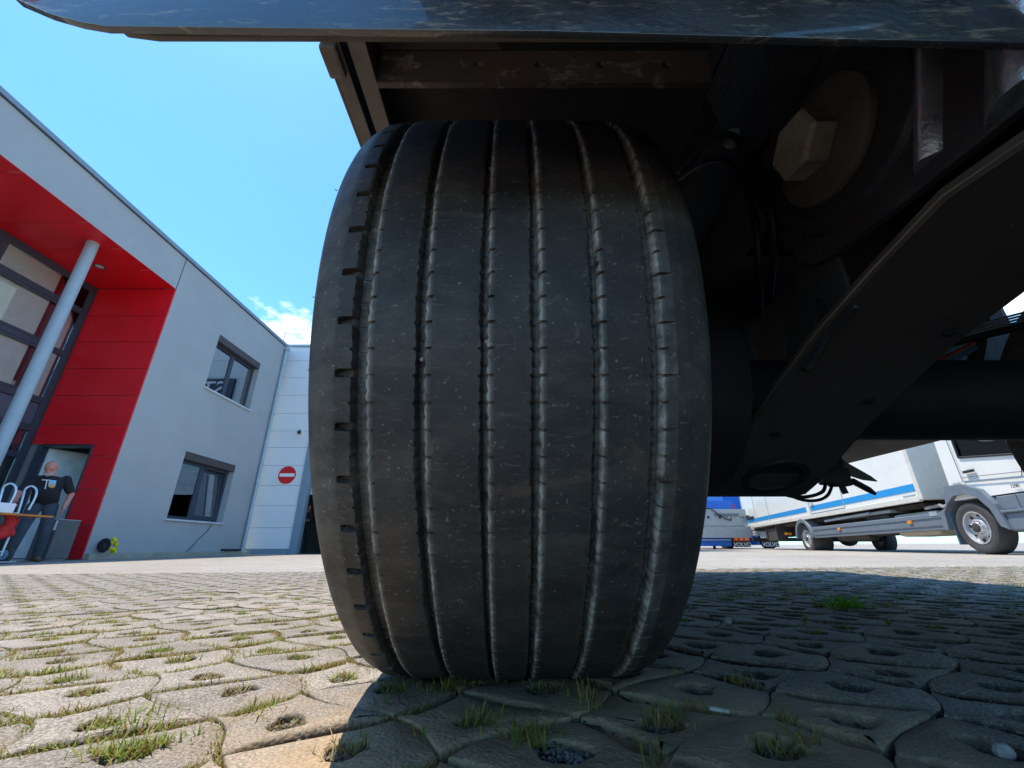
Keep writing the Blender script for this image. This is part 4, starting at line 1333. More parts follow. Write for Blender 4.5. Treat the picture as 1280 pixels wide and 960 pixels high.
# ------------------------------------------------------------------ white clad hall beyond it
HL = thing('hall', 'white panelled hall with a half raised shutter beside the grey building', 'building', (-4.5, 19.0, -.06))
HY = 14.4
hs = [.09, .74, 1.44, 2.10, 2.78, 3.42, 4.02, 4.68, 5.38, 6.08, 6.78, 7.36]
HXL, HXR = -8.78, -7.19
for a, b in zip(hs[:-1], hs[1:]):
    mb = MB(); mb.box(HXL, HXR if b < 4.1 else -.9, HY, HY + .05, a + .005, b - .005)
    part('cladding_panel', mb, M['white_panel'], HL, bevel=.004)
mb = MB(); mb.box(HXL - .2, HXR - .002, HY + .052, HY + .2, -.08, 7.4); mb.box(HXR, -.9, HY + .052, HY + .2, 4.05, 7.4)
part('backing_wall', mb, M['white_panel'], HL)
mb = MB(); mb.box(HXL, HXR - .002, HY - .01, HY + .05, -.08, .09)
part('plinth', mb, M['steel_blue'], HL)
mb = MB(); mb.box(HXL - .03, -.86, HY - .07, HY + .3, 7.362, 7.45)
part('roof_edge', mb, M['column'], HL, bevel=.008)
for (x0, x1) in ((-7.188, -6.92), (-2.6, -2.35)):
    mb = MB(); mb.box(x0, x1, HY - .06, HY + .16, -.1, 4.05)
    part('gate_post', mb, M['steel_blue'], HL, bevel=.008)
mb = MB()
for k in range(14):
    mb.box(-6.915, -2.61, HY + .16 + (k % 2) * .004, HY + .19 + (k % 2) * .004, 1.82 + k * .16, 1.976 + k * .16)
part('roller_shutter', mb, M['galv'], HL)
mb = MB()
mb.box(-2.34, -.9, HY, HY + .05, -.08, 4.06)
part('cladding_panel', mb, M['white_panel'], HL)
mb = MB()
mb.box(-9, -.9, 26, 26.2, -.1, 7.3); mb.box(-9, -8.8, HY + .2, 26, -.1, 7.3); mb.box(-1.1, -.9, HY + .2, 26, -.1, 7.3); mb.box(-9, -.9, HY + .2, 26, 7.3, 7.36)
part('inner_shell', mb, M['inner_dark'], HL)
mb = MB(); mb.bbox(-6.5, -5.6, 17.9, 18.5, -.08, .62, .02); mb.bbox(-6.45, -5.7, 17.95, 18.4, .625, .9, .02)
tag(part('crate', mb, M['galv'], world=False), 'stacked grey crates standing inside the hall doorway', 'crate')

# sign and camera on the hall front
sg = thing('no_entry_sign', 'round red no entry sign with white bar on the white hall wall', 'sign', (-7.735, HY - .03, 2.10))
mb = MB(); mb.lathe([(.0, 0), (.0, .315), (-.004, .322), (-.012, .322), (-.012, 0)], (-7.735, HY - .008, 2.455), 'y', 40)
part('sign_plate', mb, M['sign_white'], sg, smooth=True, ang=30)
mb = MB(); mb.lathe([(-.0125, 0), (-.0145, .30), (-.0125, .303)], (-7.735, HY - .008, 2.455), 'y', 40)
part('red_disc', mb, M['sign_red'], sg, smooth=True, ang=30)
mb = MB(); mb.box(-7.735 - .255, -7.735 + .255, HY - .0255, HY - .0235, 2.455 - .055, 2.455 + .055)
part('white_bar', mb, M['sign_white'], sg)
hs_g = thing('shop_sign', 'dark sign band with white letters above the hall gate, mirrored in the upper window', 'sign', (-4.8, HY - .04, 5.1))
mb = MB(); mb.bbox(-7.05, -2.5, HY - .09, HY - .003, 5.12, 6.01, .01)
part('sign_board', mb, M['anthracite'], hs_g)
part('lettering', place(text_mesh('ST', .85, .012), (-6.32, HY - .10, 5.56), (1, 0, 0), (0, 0, 1)), M['sign_white'], hs_g)
sc_ = thing('security_camera', 'small white dome security camera on the white hall wall above the round sign', 'camera', (-7.56, HY, 3.92))
mb = MB(); mb.lathe([(0, 0), (0, .09), (-.05, .09), (-.07, .06)], (-7.56, HY, 3.98), 'y', 20)
part('housing', mb, M['cam_white'], sc_, smooth=True)
mb = MB(); mb.ball((-7.56, HY - .10, 3.945), .065, 14, 8)
part('lens_dome', mb, M['blackplastic'], sc_, smooth=True)
mb = MB(); mb.bbox(-7.70, -7.66, HY - .05, HY, 6.35, 6.43, .01)
tag(part('wall_hook', mb, M['anthracite'], world=False), 'tiny dark hook high on the white hall wall', 'hook')

# ------------------------------------------------------------------ building across the yard (seen in the window reflections)
OP = thing('facing_building', 'beige rendered block across the yard mirrored in the tall entrance glazing', 'building', (3.0, 28, 0))
mb = MB(); mb.box(2.0, 4.0, 15.4, 42, -.1, 13)
part('wall', mb, M['beige_render'], OP)
mb = MB(); mb.box(1.9, 4.1, 15.3, 42.1, 13, 13.25)
part('roof_edge', mb, M['steel_blue'], OP)
for z in (4.0, 8.0):
    for y in range(22, 41, 4):
        mb = MB(); mb.box(1.97, 1.999, y, y + 1.9, z, z + 1.5)
        wq = part('window', mb, M['anthracite'], OP)
        mb = MB()
        for q in (0, 1):
            mb.box(1.96, 1.969, y + .08 + q * .92, y + .9 + q * .92, z + .08, z + 1.42)
        part('pane', mb, M['glass_strong'], wq, kind='stuff')

# ------------------------------------------------------------------ people
def body_part(name, mb, mat, parent, voxel, smooth_it=3, label=None):
    o = part(name, mb, mat, parent, world=False, label=label)
    r = o.modifiers.new('remesh', 'REMESH'); r.mode = 'VOXEL'; r.voxel_size = voxel; r.use_smooth_shade = True
    s = o.modifiers.new('smooth', 'SMOOTH'); s.factor = 0.5; s.iterations = smooth_it
    return o
def lerp(a, b, t):
    return Vector(a) + (Vector(b) - Vector(a)) * t
def limb(mb, pts, radii, seg=12):
    """chain of tapered segments with round joints"""
    P, Rr = [], []
    for i in range(len(pts) - 1):
        a, b = Vector(pts[i]), Vector(pts[i + 1])
        for k in range(4):
            t = k / 4
            P.append(a.lerp(b, t)); Rr.append(radii[i] + (radii[i + 1] - radii[i]) * t)
    P.append(Vector(pts[-1])); Rr.append(radii[-1])
    mb.tube(P, Rr, seg)
    for p, r in zip(pts, radii):
        mb.ball(p, r * .99, 10, 8)
def hand(mb, wrist, d, palm_n, side, curl):
    """palm, four unequal bent fingers and a thumb from the side of the palm"""
    d = Vector(d).normalized(); n = Vector(palm_n); n = (n - d * n.dot(d)).normalized(); s = d.cross(n) * side
    w = Vector(wrist)
    mb.tube([w - d * .01, w + d * .045, w + d * .095], [(.030, .019), (.041, .017), (.040, .014)], 10, up=tuple(s))
    for k, (o, L) in enumerate(((.030, .070), (.010, .080), (-.011, .074), (-.030, .058))):
        p0 = w + d * .088 + s * o
        p = [p0]; dd = d.copy()
        for q in range(3):
            dd = (dd * math.cos(curl) + n * math.sin(curl)).normalized()
            p.append(p[-1] + dd * L * (.45, .32, .23)[q])
        mb.tube(p, [.0105, .0098, .009, .0078], 8)
        mb.ball(p[-1], .0078, 8, 6)
    t0 = w + d * .03 + s * .034
    t1 = t0 + (d * .6 + s * .6 + n * .35).normalized() * .042
    t2 = t1 + (d * .9 + n * .5).normalized() * .035
    mb.tube([w + d * .015 + s * .015, t0, t1, t2], [.016, .0145, .0125, .009], 8); mb.ball(t2, .009, 8, 6)
def ell(c, rx, ry, z, fwd, n=20, lean=(0, 0)):
    """ellipse ring in the xy plane, rx sideways, ry along fwd"""
    f = Vector((fwd[0], fwd[1], 0)).normalized(); s = Vector((f.y, -f.x, 0))
    return [Vector((c[0], c[1], z)) + s * (rx * math.cos(2 * PI * k / n)) + f * (ry * math.sin(2 * PI * k / n)) for k in range(n)]
def make_person(root, J, fwd, outfit, head_dir, hands, voxel=.008, seated=False):
    """J: joints in root-local metres; fwd: chest direction; builds body, clothes, hair, beard"""
    V = {k: Vector(p) for k, p in J.items()}
    f = Vector((fwd[0], fwd[1], 0)).normalized(); s = Vector((f.y, -f.x, 0))      # s: to the person's right
    up = (V['neck'] - V['pelvis']).normalized()
    def tors(scale, z0, z1, dz=0.0, belly=1.0):
        prof = [(0.00, .150, .105), (.10, .165, .120), (.22, .168, .128 * belly), (.40, .165, .130 * belly), (.58, .172, .125), (.75, .185, .118), (.88, .180, .100), (.96, .120, .080), (1.0, .075, .065)]
        L = V['neck'] - V['pelvis']
        r_ = []
        for t, a, b in prof:
            if t < z0 or t > z1:
                continue
            c = V['pelvis'] + L * t
            bulge = f * (.018 * math.sin(PI * min(1, t / .7)) * (belly - .9) * 8)
            ring = [c + bulge + s * (a * scale * math.cos(2 * PI * k / 20)) + f * (b * scale * math.sin(2 * PI * k / 20)) for k in range(20)]
            r_.append(ring)
        return r_
    hd = Vector(head_dir).normalized()
    hs_ = hd.cross(Vector((0, 0, 1))).normalized(); hu = hs_.cross(hd).normalized()
    H = Matrix((hs_, hd, hu)).transposed().to_4x4(); H.translation = V['head']
    body = MB()
    body.ring(tors(.93, 0, 1.01, belly=outfit.get('belly', 1.0)))
    body.tube([V['neck'] - up * .05, V['neck'] + up * .05, V['head'] - hu * .05], [.062, .055, .054], 14)
    body.ball((0, 0, .025), (.077, .097, .098), 18, 12, H)           # skull
    body.ball((0, .022, -.055), (.058, .070, .066), 16, 10, H)       # jaw
    body.ball((0, .084, -.010), (.012, .020, .024), 10, 8, H); body.ball((0, .095, -.024), (.017, .014, .011), 10, 8, H)   # nose
    body.ball((0, .079, .026), (.052, .017, .010), 12, 6, H)         # brow
    body.ball((0, .080, -.060), (.026, .014, .007), 10, 6, H); body.ball((0, .080, -.075), (.022, .014, .007), 10, 6, H)   # lips
    body.ball((.076, -.005, -.005), (.010, .022, .032), 8, 8, H); body.ball((-.076, -.005, -.005), (.010, .022, .032), 8, 8, H)
    for sd_, nm in ((1, 'r'), (-1, 'l')):
        sh, el, wr = V['sh_' + nm], V['el_' + nm], V['wr_' + nm]
        limb(body, [sh, el, wr], [.060, .047, .031])
        d, n = hands[nm][:2]
        hand(body, wr, d, n, sd_, hands[nm][2])
        hp, kn, an = V['hip_' + nm], V['kn_' + nm], V['an_' + nm]
        limb(body, [hp, kn, an], [.085, .056, .038])
        toe = V['toe_' + nm]
        body.tube([an - Vector((0, 0, .03)), lerp(an, toe, .5) - Vector((0, 0, .02)), toe], [.035, .035, .026], 10)
    bo = body_part('body', body, M['skin'], root, .0062, 2)
    bo['label'] = outfit['body_label']
    # shirt
    sh_ = MB()
    sh_.ring(tors(1.06, 0, .97, belly=outfit.get('belly', 1.0)))
    for nm in ('r', 'l'):
        a = V['sh_' + nm]; b = V['el_' + nm]
        if outfit['sleeve'] == 'short':
            limb(sh_, [a, lerp(a, b, .72)], [.073, .066])
        else:
            limb(sh_, [a, b, lerp(b, V['wr_' + nm], .95)], [.072, .056, .042])
    sh_o = body_part(outfit['top'], sh_, M[outfit['top_mat']], root, .009, 4)
    # trousers
    tr = MB()
    tr.ring(tors(1.04, 0, .24, belly=1.0))
    for nm in ('r', 'l'):
        hp, kn, an = V['hip_' + nm], V['kn_' + nm], V['an_' + nm]
        limb(tr, [hp, lerp(hp, kn, .5), kn, lerp(kn, an, .93)], [.102, .088, .072, .062])
        for q in range(3):                                     # folds at shin
            c = lerp(kn, an, .45 + .17 * q); tr.ball(c, (.066, .066, .018), 10, 6)
    body_part('trousers', tr, M[outfit['leg_mat']], root, .010, 4)
    for nm in ('r', 'l'):
        an, toe = V['an_' + nm], V['toe_' + nm]
        d = (toe - an); d.z = 0; d.normalize()
        so_ = MB(); g0 = an.z - .085
        base = an.copy(); base.z = g0
        for t, w_, h_ in ((-.07, .036, .05), (-.02, .042, .065), (.06, .046, .05), (.13, .047, .036), (.18, .034, .024)):
            so_.ball(tuple(base + d * t + Vector((0, 0, h_ * .9))), (w_, w_, h_ * .9), 12, 8)
        so_.tube([base + d * -.07 + Vector((0, 0, .035)), base + d * .18 + Vector((0, 0, .025))], [.036, .036], 10)
        body_part('shoe', so_, M['shoe'], root, .009, 3)
    for k in (-1, 1):
        e = MB(); e.ball((.030 * k, .083, .010), (.011, .007, .006), 8, 6, H)
        part('eye', e, M['blackplastic'], root, smooth=True, world=False)
    if outfit.get('beard'):
        b_ = MB()
        for (x, y, z, q) in ((0, .070, -.092, .034), (.026, .066, -.085, .03), (-.026, .066, -.085, .03), (.048, .040, -.070, .026), (-.048, .040, -.070, .026), (.058, .018, -.042, .018), (-.058, .018, -.042, .018), (.022, .084, -.048, .012), (-.022, .084, -.048, .012)):
            b_.ball((x, y, z), q, 10, 8, H)
        body_part('beard', b_, M['beard'], root, .007, 3)
    return V, H, f, s

# bald man with a sack truck
Gm = gz(-8.0)
P1 = thing('person', 'bald grey-bearded man in black printed T-shirt standing behind the hand truck', 'person', (-8.10, 7.42, Gm))
fw_ = (.72, -.69)
F1 = Vector((fw_[0], fw_[1], 0)).normalized(); S1 = Vector((F1.y, -F1.x, 0))
def loc(fr, sd_, z):
    p = F1 * fr + S1 * sd_
    return (p.x, p.y, z)
J1 = dict(pelvis=loc(-.02, 0, .92), neck=loc(.11, .055, 1.40), head=loc(.205, .08, 1.505),
          sh_r=loc(.09, .235, 1.315), el_r=loc(.15, .33, 1.06), wr_r=loc(.32, .33, .90),
          sh_l=loc(.08, -.155, 1.345), el_l=loc(-.01, -.285, 1.10), wr_l=loc(.06, -.255, .87),
          hip_r=loc(-.01, .095, .88), kn_r=loc(.10, .13, .49), an_r=loc(.06, .17, .09), toe_r=loc(.22, .20, .035),
          hip_l=loc(-.01, -.095, .88), kn_l=loc(.02, -.14, .47), an_l=loc(-.12, -.15, .09), toe_l=loc(.03, -.19, .035))
V1, H1, _, _ = make_person(P1, J1, fw_, dict(sleeve='short', top='t_shirt', top_mat='shirt_black', leg_mat='jeans', beard=True, belly=1.18, body_label='bare arms and bald reddish head'),
            loc(.82, .22, -.42), {'r': (loc(.9, .0, -.35), loc(.2, -.9, -.4), .55), 'l': (loc(.25, .05, -1), loc(.3, .9, .1), .35)})
# the flat print on the chest of the shirt
def chest(u, v, out=.0):
    p = lerp(J1['pelvis'], J1['neck'], v)
    rr = .152 * (1 + .0) 
    return p + S1 * (-u) + F1 * (math.sqrt(max(0, 1 - (u / .19) ** 2)) * rr + out)
def print_patch(name, us, vs, mat):
    n, m_ = 6, 4
    g_ = [[chest(us[0] + (us[1] - us[0]) * i / n, vs[0] + (vs[1] - vs[0]) * j / m_, .012) for i in range(n + 1)] for j in range(m_ + 1)]
    mb = MB()
    for j in range(m_ + 1):
        for i in range(n + 1):
            mb.v.append(tuple(g_[j][i]))
    for j in range(m_):
        for i in range(n):
            a = j * (n + 1) + i
            mb.f.append((a, a + 1, a + n + 2, a + n + 1))
    o = part(name, mb, mat, P1, world=False, smooth=True)
    s_ = o.modifiers.new('solid', 'SOLIDIFY'); s_.thickness = .012; s_.offset = -1
    return o
print_patch('shirt_print', (-.030, -.016), (.36, .80), M['print_white']); print_patch('shirt_print', (-.085, .02), (.775, .805), M['print_white'])
print_patch('shirt_print', (.0, .085), (.58, .80), M['print_blue']); print_patch('shirt_print', (.018, .075), (.54, .68), M['print_gold'])
for r_ in range(3):
    for q in range(7):
        u = -.105 + q * .031
        print_patch('shirt_print', (u, u + .022 + .004 * ((q * 7 + r_) % 2)), (.235 + .052 * r_, .262 + .052 * r_), M['print_white'])

# second man, in the hall doorway
P2 = thing('person', 'balding man in black work clothes standing in the shadowed hall doorway', 'person', (-7.52, 15.9, gz(-7.4) - .05))
F1 = Vector((.55, -.83, 0)).normalized(); S1 = Vector((F1.y, -F1.x, 0))
J2 = dict(pelvis=loc(0, 0, .95), neck=loc(.02, 0, 1.48), head=loc(.08, 0, 1.60),
          sh_r=loc(.01, .195, 1.40), el_r=loc(.03, .27, 1.12), wr_r=loc(.25, .12, 1.10),
          sh_l=loc(.01, -.195, 1.40), el_l=loc(.04, -.27, 1.12), wr_l=loc(.27, -.06, 1.14),
          hip_r=loc(0, .095, .91), kn_r=loc(.02, .11, .50), an_r=loc(-.02, .12, .09), toe_r=loc(.13, .15, .035),
          hip_l=loc(0, -.095, .91), kn_l=loc(.05, -.11, .50), an_l=loc(.0, -.13, .09), toe_l=loc(.15, -.16, .035))
make_person(P2, J2, (F1.x, F1.y), dict(sleeve='long', top='work_jacket', top_mat='trousers', leg_mat='trousers', body_label='bare head and hands'),
            loc(.8, -.1, -.5), {'r': (loc(.7, -.5, .15), loc(.2, -.2, .9), .5), 'l': (loc(.6, .6, .1), loc(.1, .3, .9), .5)})
# third, sitting indoors: only the top of the head shows in the lower window
P3 = thing('person', 'dark haired person sitting inside low behind the ground floor window', 'person', (-9.35, 11.75, BZ))
F1 = Vector((-.6, -.8, 0)).normalized(); S1 = Vector((F1.y, -F1.x, 0))
J3 = dict(pelvis=loc(0, 0, .55), neck=loc(.08, 0, 1.02), head=loc(.16, 0, 1.13),
          sh_r=loc(.06, .19, .95), el_r=loc(.15, .25, .70), wr_r=loc(.38, .14, .74),
          sh_l=loc(.06, -.19, .95), el_l=loc(.15, -.25, .70), wr_l=loc(.38, -.14, .74),
          hip_r=loc(.02, .10, .52), kn_r=loc(.44, .13, .53), an_r=loc(.45, .13, .09), toe_r=loc(.60, .14, .035),
          hip_l=loc(.02, -.10, .52), kn_l=loc(.44, -.13, .53), an_l=loc(.45, -.13, .09), toe_l=loc(.60, -.14, .035))
_, H3, _, _ = make_person(P3, J3, (F1.x, F1.y), dict(sleeve='long', top='sweater', top_mat='shirt_black', leg_mat='trousers', body_label='reddish face'),
            loc(.9, 0, -.3), {'r': (loc(1, -.1, 0), loc(0, 0, -1), .3), 'l': (loc(1, .1, 0), loc(0, 0, -1), .3)})
mb = MB(); mb.ball((0, -.018, .048), (.085, .100, .090), 16, 10, H3)
body_part('hair', mb, M['hair'], P3, .008, 2)
ch = thing('stool', 'plain stool under the person behind the ground floor window', 'stool', (-9.35, 11.75, BZ))
mb = MB(); mb.cyl((0, 0, .40), (0, 0, .45), .19, 20); part('seat', mb, M['blackplastic'], ch, world=False)
for k in range(4):
    a = R_(45 + 90 * k); mb = MB(); mb.cyl((.13 * math.cos(a), .13 * math.sin(a), .40), (.18 * math.cos(a), .18 * math.sin(a), .012), .013, 8)
    part('leg', mb, M['alu'], ch, world=False)

# ------------------------------------------------------------------ hand truck, board, bag, cabinet, cable drum
HT = thing('hand_truck', 'aluminium hand truck with looped handles and spoked wheels in front of the bald man', 'hand truck', (-7.75, 6.66, gz(-7.75)))
def L(mb):
    return mb
for yy in (-.17, .13):
    mb = MB()
    pts = [(0, yy, .10), (.0, yy, .4), (-.02, yy, .80), (-.06, yy + .01, 1.02), (-.09, yy + .03, 1.10), (-.06, yy + .07, 1.15), (-.0, yy + .11, 1.10), (.03, yy + .115, .98), (.02, yy + .10, .78)]
    P_ = [Vector(p) for p in pts]; sm = []
    for q in range(len(P_) - 1):
        a_, b_, c_, d_ = P_[max(q - 1, 0)], P_[q], P_[q + 1], P_[min(q + 2, len(P_) - 1)]
        for k in range(4):
            t = k / 4
            sm.append(.5 * ((2 * b_) + (c_ - a_) * t + (2 * a_ - 5 * b_ + 4 * c_ - d_) * t * t + (3 * b_ - a_ - 3 * c_ + d_) * t ** 3))
    mb.tube(sm + [P_[-1]], .0155, 10)
    part('side_tube', mb, M['alu'], HT, smooth=True, world=False)
for z in (.16, .42, .72):
    mb = MB(); mb.tube([(0, -.17, z), (0, .13, z)], .013, 8)
    part('cross_bar', mb, M['alu'], HT, smooth=True, world=False)
mb = MB(); mb.bbox(-.0, .24, -.20, .16, .015, .028, .004)
part('toe_plate', mb, M['alu'], HT, world=False)
for yy in (-.24, .21):
    mb = MB(); mb.lathe([(-.025, .07), (-.028, .10), (-.015, .118), (.015, .118), (.028, .10), (.025, .07)], (-.03, yy, .12), 'y', 28)
    w_ = part('wheel', mb, M['truck_tyre'], HT, smooth=True, world=False)
    mb = MB(); mb.lathe([(-.03, 0), (-.03, .03), (-.012, .034), (-.012, .062), (-.022, .073), (.022, .073), (.012, .062), (.03, .03), (.03, 0)], (-.03, yy, .12), 'y', 24)
    for k in range(6):
        a = R_(60 * k); m2 = Matrix.Translation((-.03, yy, .12)) @ Matrix.Rotation(a, 4, 'Y')
        mb.box(.02, .075, -.026, .026, -.010, .010, m2)
    part('wheel_rim', mb, M['hub_blue'], w_, world=False)
bd = MB(); bd.bbox(-.02, .30, -.5, .40, .672, .70, .006)
mm = Matrix.Translation((-7.76, 6.66, gz(-7.75)))
b2 = MB(); b2.add(bd.v, bd.f, mm)
tag(part('board', b2, M['orange_board']), 'orange wooden board lying across the hand truck', 'board')
mb = MB()
for (y, z, r) in ((-.05, .34, .085), (.0, .42, .095), (.03, .52, .085), (-.02, .60, .06), (.06, .36, .06)):
    mb.ball((-7.69, 6.66 + y, z), (.075, r, r), 14, 10)
bg = part('bag', mb, M['red_bag'])
r_ = bg.modifiers.new('remesh', 'REMESH'); r_.mode = 'VOXEL'; r_.voxel_size = .012; r_.use_smooth_shade = True
tag(bg, 'crumpled red cloth bag strapped to the front of the hand truck', 'bag')
mb = MB(); mb.bbox(-7.74, -7.48, 6.14, 6.48, .70 + gz(-7.8), .84 + gz(-7.8), .01)
tag(part('box', mb, M['sign_white']), 'white cardboard box on the left end of the orange board', 'box')
CB = thing('cabinet', 'low dark grey two-panel cabinet with light top edge beside the red doorway', 'cabinet', (-8.42, 8.28, gz(-8.4)))
mb = MB(); mb.bbox(-.34, -.005, -.20, .20, .02, .70, .006); part('carcass', mb, M['grey_cabinet'], CB, world=False)
mb = MB(); mb.bbox(.0, .02, -.20, .20, .03, .695, .004); part('door_panel', mb, M['grey_cabinet2'], CB, world=False)
mb = MB(); mb.bbox(-.32, -.04, -.222, -.203, .03, .695, .004); part('door_panel', mb, M['grey_cabinet'], CB, world=False)
mb = MB(); mb.box(-.345, .024, -.225, .204, .702, .716); part('top', mb, M['galv'], CB, world=False)
mb = MB(); mb.box(-.012, .026, -.232, -.224, .52, .69); part('handle', mb, M['sign_white'], CB, world=False)
YD = thing('cable_drum', 'small black and yellow cable drum on the ledge by the grey wall', 'cable drum', (-8.36, 9.18, .04))
mb = MB(); mb.lathe([(-.07, 0), (-.07, .13), (-.055, .14), (-.05, .10), (.0, .095)], (.03, -.06, .15), 'y', 20); mb.ball((.02, -.09, .12), (.09, .07, .11), 12, 8)
part('reel', mb, M['blackplastic'], YD, smooth=True, world=False)
mb = MB()
for k in range(5):
    a = R_(72 * k + 10)
    mb.ball((.05 + .0 * k, .055 + .075 * math.cos(a), .155 + .085 * math.sin(a)), (.05, .048, .042), 9, 7)
mb.tube([(.05, .0, .27), (.05, .05, .30), (.05, .10, .26)], .018, 8)
mb.box(.0, .1, .10, .14, .0, .10)
part('yellow_housing', mb, M['yellow'], YD, smooth=True, world=False)
mb = MB(); mb.bbox(WX + .0, WX + .14, 13.0, 13.75, .042, .10, .012)
tag(part('rubber_mat', mb, M['blackplastic']), 'rolled black strip lying on the ledge at the foot of the downpipe', 'mat')

# ------------------------------------------------------------------ white box truck on the right
TZ = 0.046
TK = thing('box_truck', 'white box truck with light blue stripe and grey side skirt parked on the right', 'truck', (8.0, 7.55, TZ))
TK.rotation_euler = (0, R_(0.6), math.atan2(.98, .2))
def tp(name, mb, mat, parent=None, **k):
    return part(name, mb, M[mat], parent or TK, world=False, **k)
# local frame: +x to the rear, -y away from us, z up; side panel plane y=0
def truck_wheel(x, y, r, w, zc, rimr):
    mb = MB(); mb.lathe([(0, rimr), (.0, rimr + .02), (.006, rimr + .05), (.018, r - .06), (.005, r - .02), (-.03, r), (-w + .03, r), (-w - .0, r - .03), (-w, rimr)], (x, y, zc), 'y', 44)
    wh = tp('wheel', mb, 'truck_tyre', smooth=True)
    mb = MB(); mb.lathe([(-.02, rimr), (.004, rimr), (.002, rimr - .018), (-.06, rimr - .03), (-.075, rimr * .62), (-.03, rimr * .52), (-.02, rimr * .34), (.0, rimr * .30), (.005, rimr * .2), (.005, .0)], (x, y, zc), 'y', 40)
    tp('rim', mb, 'wheel_paint', wh, smooth=True, ang=25)
    for k in range(8):
        a = R_(45 * k + 10)
        mb = MB(); mb.ball((x + rimr * .76 * math.cos(a), y - .062, zc + rimr * .76 * math.sin(a)), (.026, .02, .026), 8, 6)
        tp('rim_hole', mb, 'blackplastic', wh)
    mb = MB()
    for k in range(8):
        a = R_(45 * k + 32); mb.cyl((x + rimr * .43 * math.cos(a), y - .03, zc + rimr * .43 * math.sin(a)), (x + rimr * .43 * math.cos(a), y + .006, zc + rimr * .43 * math.sin(a)), .014, 6)
    tp('wheel_nut', mb, 'chrome', wh, kind='stuff')
    mb = MB(); mb.lathe([(-.02, .078), (.02, .075), (.03, .055), (.031, 0)], (x, y, zc), 'y', 24)
    tp('hub', mb, 'truck_under', wh, smooth=True)
truck_wheel(0.0, -.02, .425, .27, .425, .268)
truck_wheel(6.62, -.06, .425, .55, .425, .262)
for x in (0.0, 6.62):
    mb = MB(); mb.lathe([(0, .26), (.0, .40), (-.03, .425), (-.24, .425), (-.27, .4), (-.27, .26)], (x, -2.02, .425), 'y', 32)
    w_ = tp('wheel', mb, 'truck_tyre', smooth=True)
    mb = MB(); mb.lathe([(-.0, .262), (-.10, .25), (-.12, 0)], (x, -2.0, .425), 'y', 24); tp('rim', mb, 'wheel_paint', w_, smooth=True)
# body
bx0, bx1, bz0, bz1, bw = .98, 12.25, .98, 3.35, -2.45
mb = MB(); mb.bbox(bx0, bx1, bw, 0, bz0 + .07, bz1, .02); tp('box_body', mb, 'truck_white')
for (a, b, nm) in ((bx0 - .03, bx0 + .09, 'corner_post'), (bx1 - .07, bx1 + .03, 'corner_post')):
    mb = MB(); mb.bbox(a, b, bw - .015, .015, bz0 + .02, bz1 + .02, .02); tp(nm, mb, 'truck_seal')
mb = MB(); mb.bbox(bx0 + .091, bx1 - .071, -.06, .012, bz0 - .0, bz0 + .11, .01); tp('sill_rail', mb, 'truck_seal')
for (a, b) in ((1.10, 1.30), (1.305, 3.82), (3.86, 5.75), (6.05, 12.15)):
    mb = MB(); mb.box(a, b, .0, .006, 1.19, 1.335) ; tp('blue_stripe', mb, 'truck_blue')
for x in (3.84, 5.80, 9.2, 10.7):
    mb = MB(); mb.box(x - .012, x + .012, 0, .009, bz0 + .11, bz1 - .05); tp('panel_joint', mb, 'galv')
mb = MB(); mb.box(3.87, 5.78, .0, .008, 1.10, 1.118); mb.box(3.87, 5.78, .0, .008, 1.02, 1.03); tp('locker_edge', mb, 'truck_grey')
for x in (5.5, 11.4):
    mb = MB(); mb.bbox(x, x + .12, .006, .03, 1.33, 1.42, .01); tp('latch', mb, 'chrome')
mb = MB(); mb.box(10.9, 12.0, .008, .03, 1.33, 1.43); mb.tube([(12.1, .02, 1.42), (11.6, .02, 1.5), (11.2, .02, 1.38)], .03, 8); tp('coiled_strap', mb, 'blackplastic', smooth=True)
mb = MB(); mb.box(1.14, 1.52, .001, .004, 1.06, 1.13); tp('data_plate', mb, 'galv')
# chassis and underside
mb = MB(); mb.box(-1.2, 12.0, -1.65, -1.50, .62, .88); mb.box(-1.2, 12.0, -.95, -.80, .62, .88)
mb.box(1.4, 12.0, -2.35, -.25, .88, .975); tp('chassis_frame', mb, 'truck_under')
mb = MB(); mb.tube([(0, -.3, .42), (0, -2.1, .42)], .07, 10); tp('axle', mb, 'truck_under', smooth=True)
mb = MB(); mb.tube([(6.62, -.3, .42), (6.62, -2.1, .42)], .09, 10); mb.ball((6.62, -1.2, .40), (.24, .26, .2), 14, 8); tp('axle', mb, 'truck_under', smooth=True)
mb = MB(); mb.bbox(1.0, 2.25, -.75, -.10, .34, .80, .08); tp('fuel_tank', mb, 'tank')
mb = MB(); mb.bbox(2.5, 3.4, -.7, -.16, .40, .85, .05); tp('battery_box', mb, 'truck_under')
mb = MB(); mb.tube([(3.5, -.3, .45), (5.0, -.3, .45)], .15, 16); tp('air_reservoir', mb, 'truck_under', smooth=True)
mb = MB(); mb.bbox(2.3, 4.8, -.5, -.12, .86, .93, .02); mb.tube([(3.0, -.06, .90), (5.2, -.06, .86)], .03, 8); tp('stowed_ramp', mb, 'galv', smooth=True, ang=30)
mb = MB(); mb.tube([(.55, -.2, .88), (.75, -.15, .84), (.9, -.2, .88), (1.3, -.2, .86)], .035, 8); tp('air_line', mb, 'chrome', smooth=True)
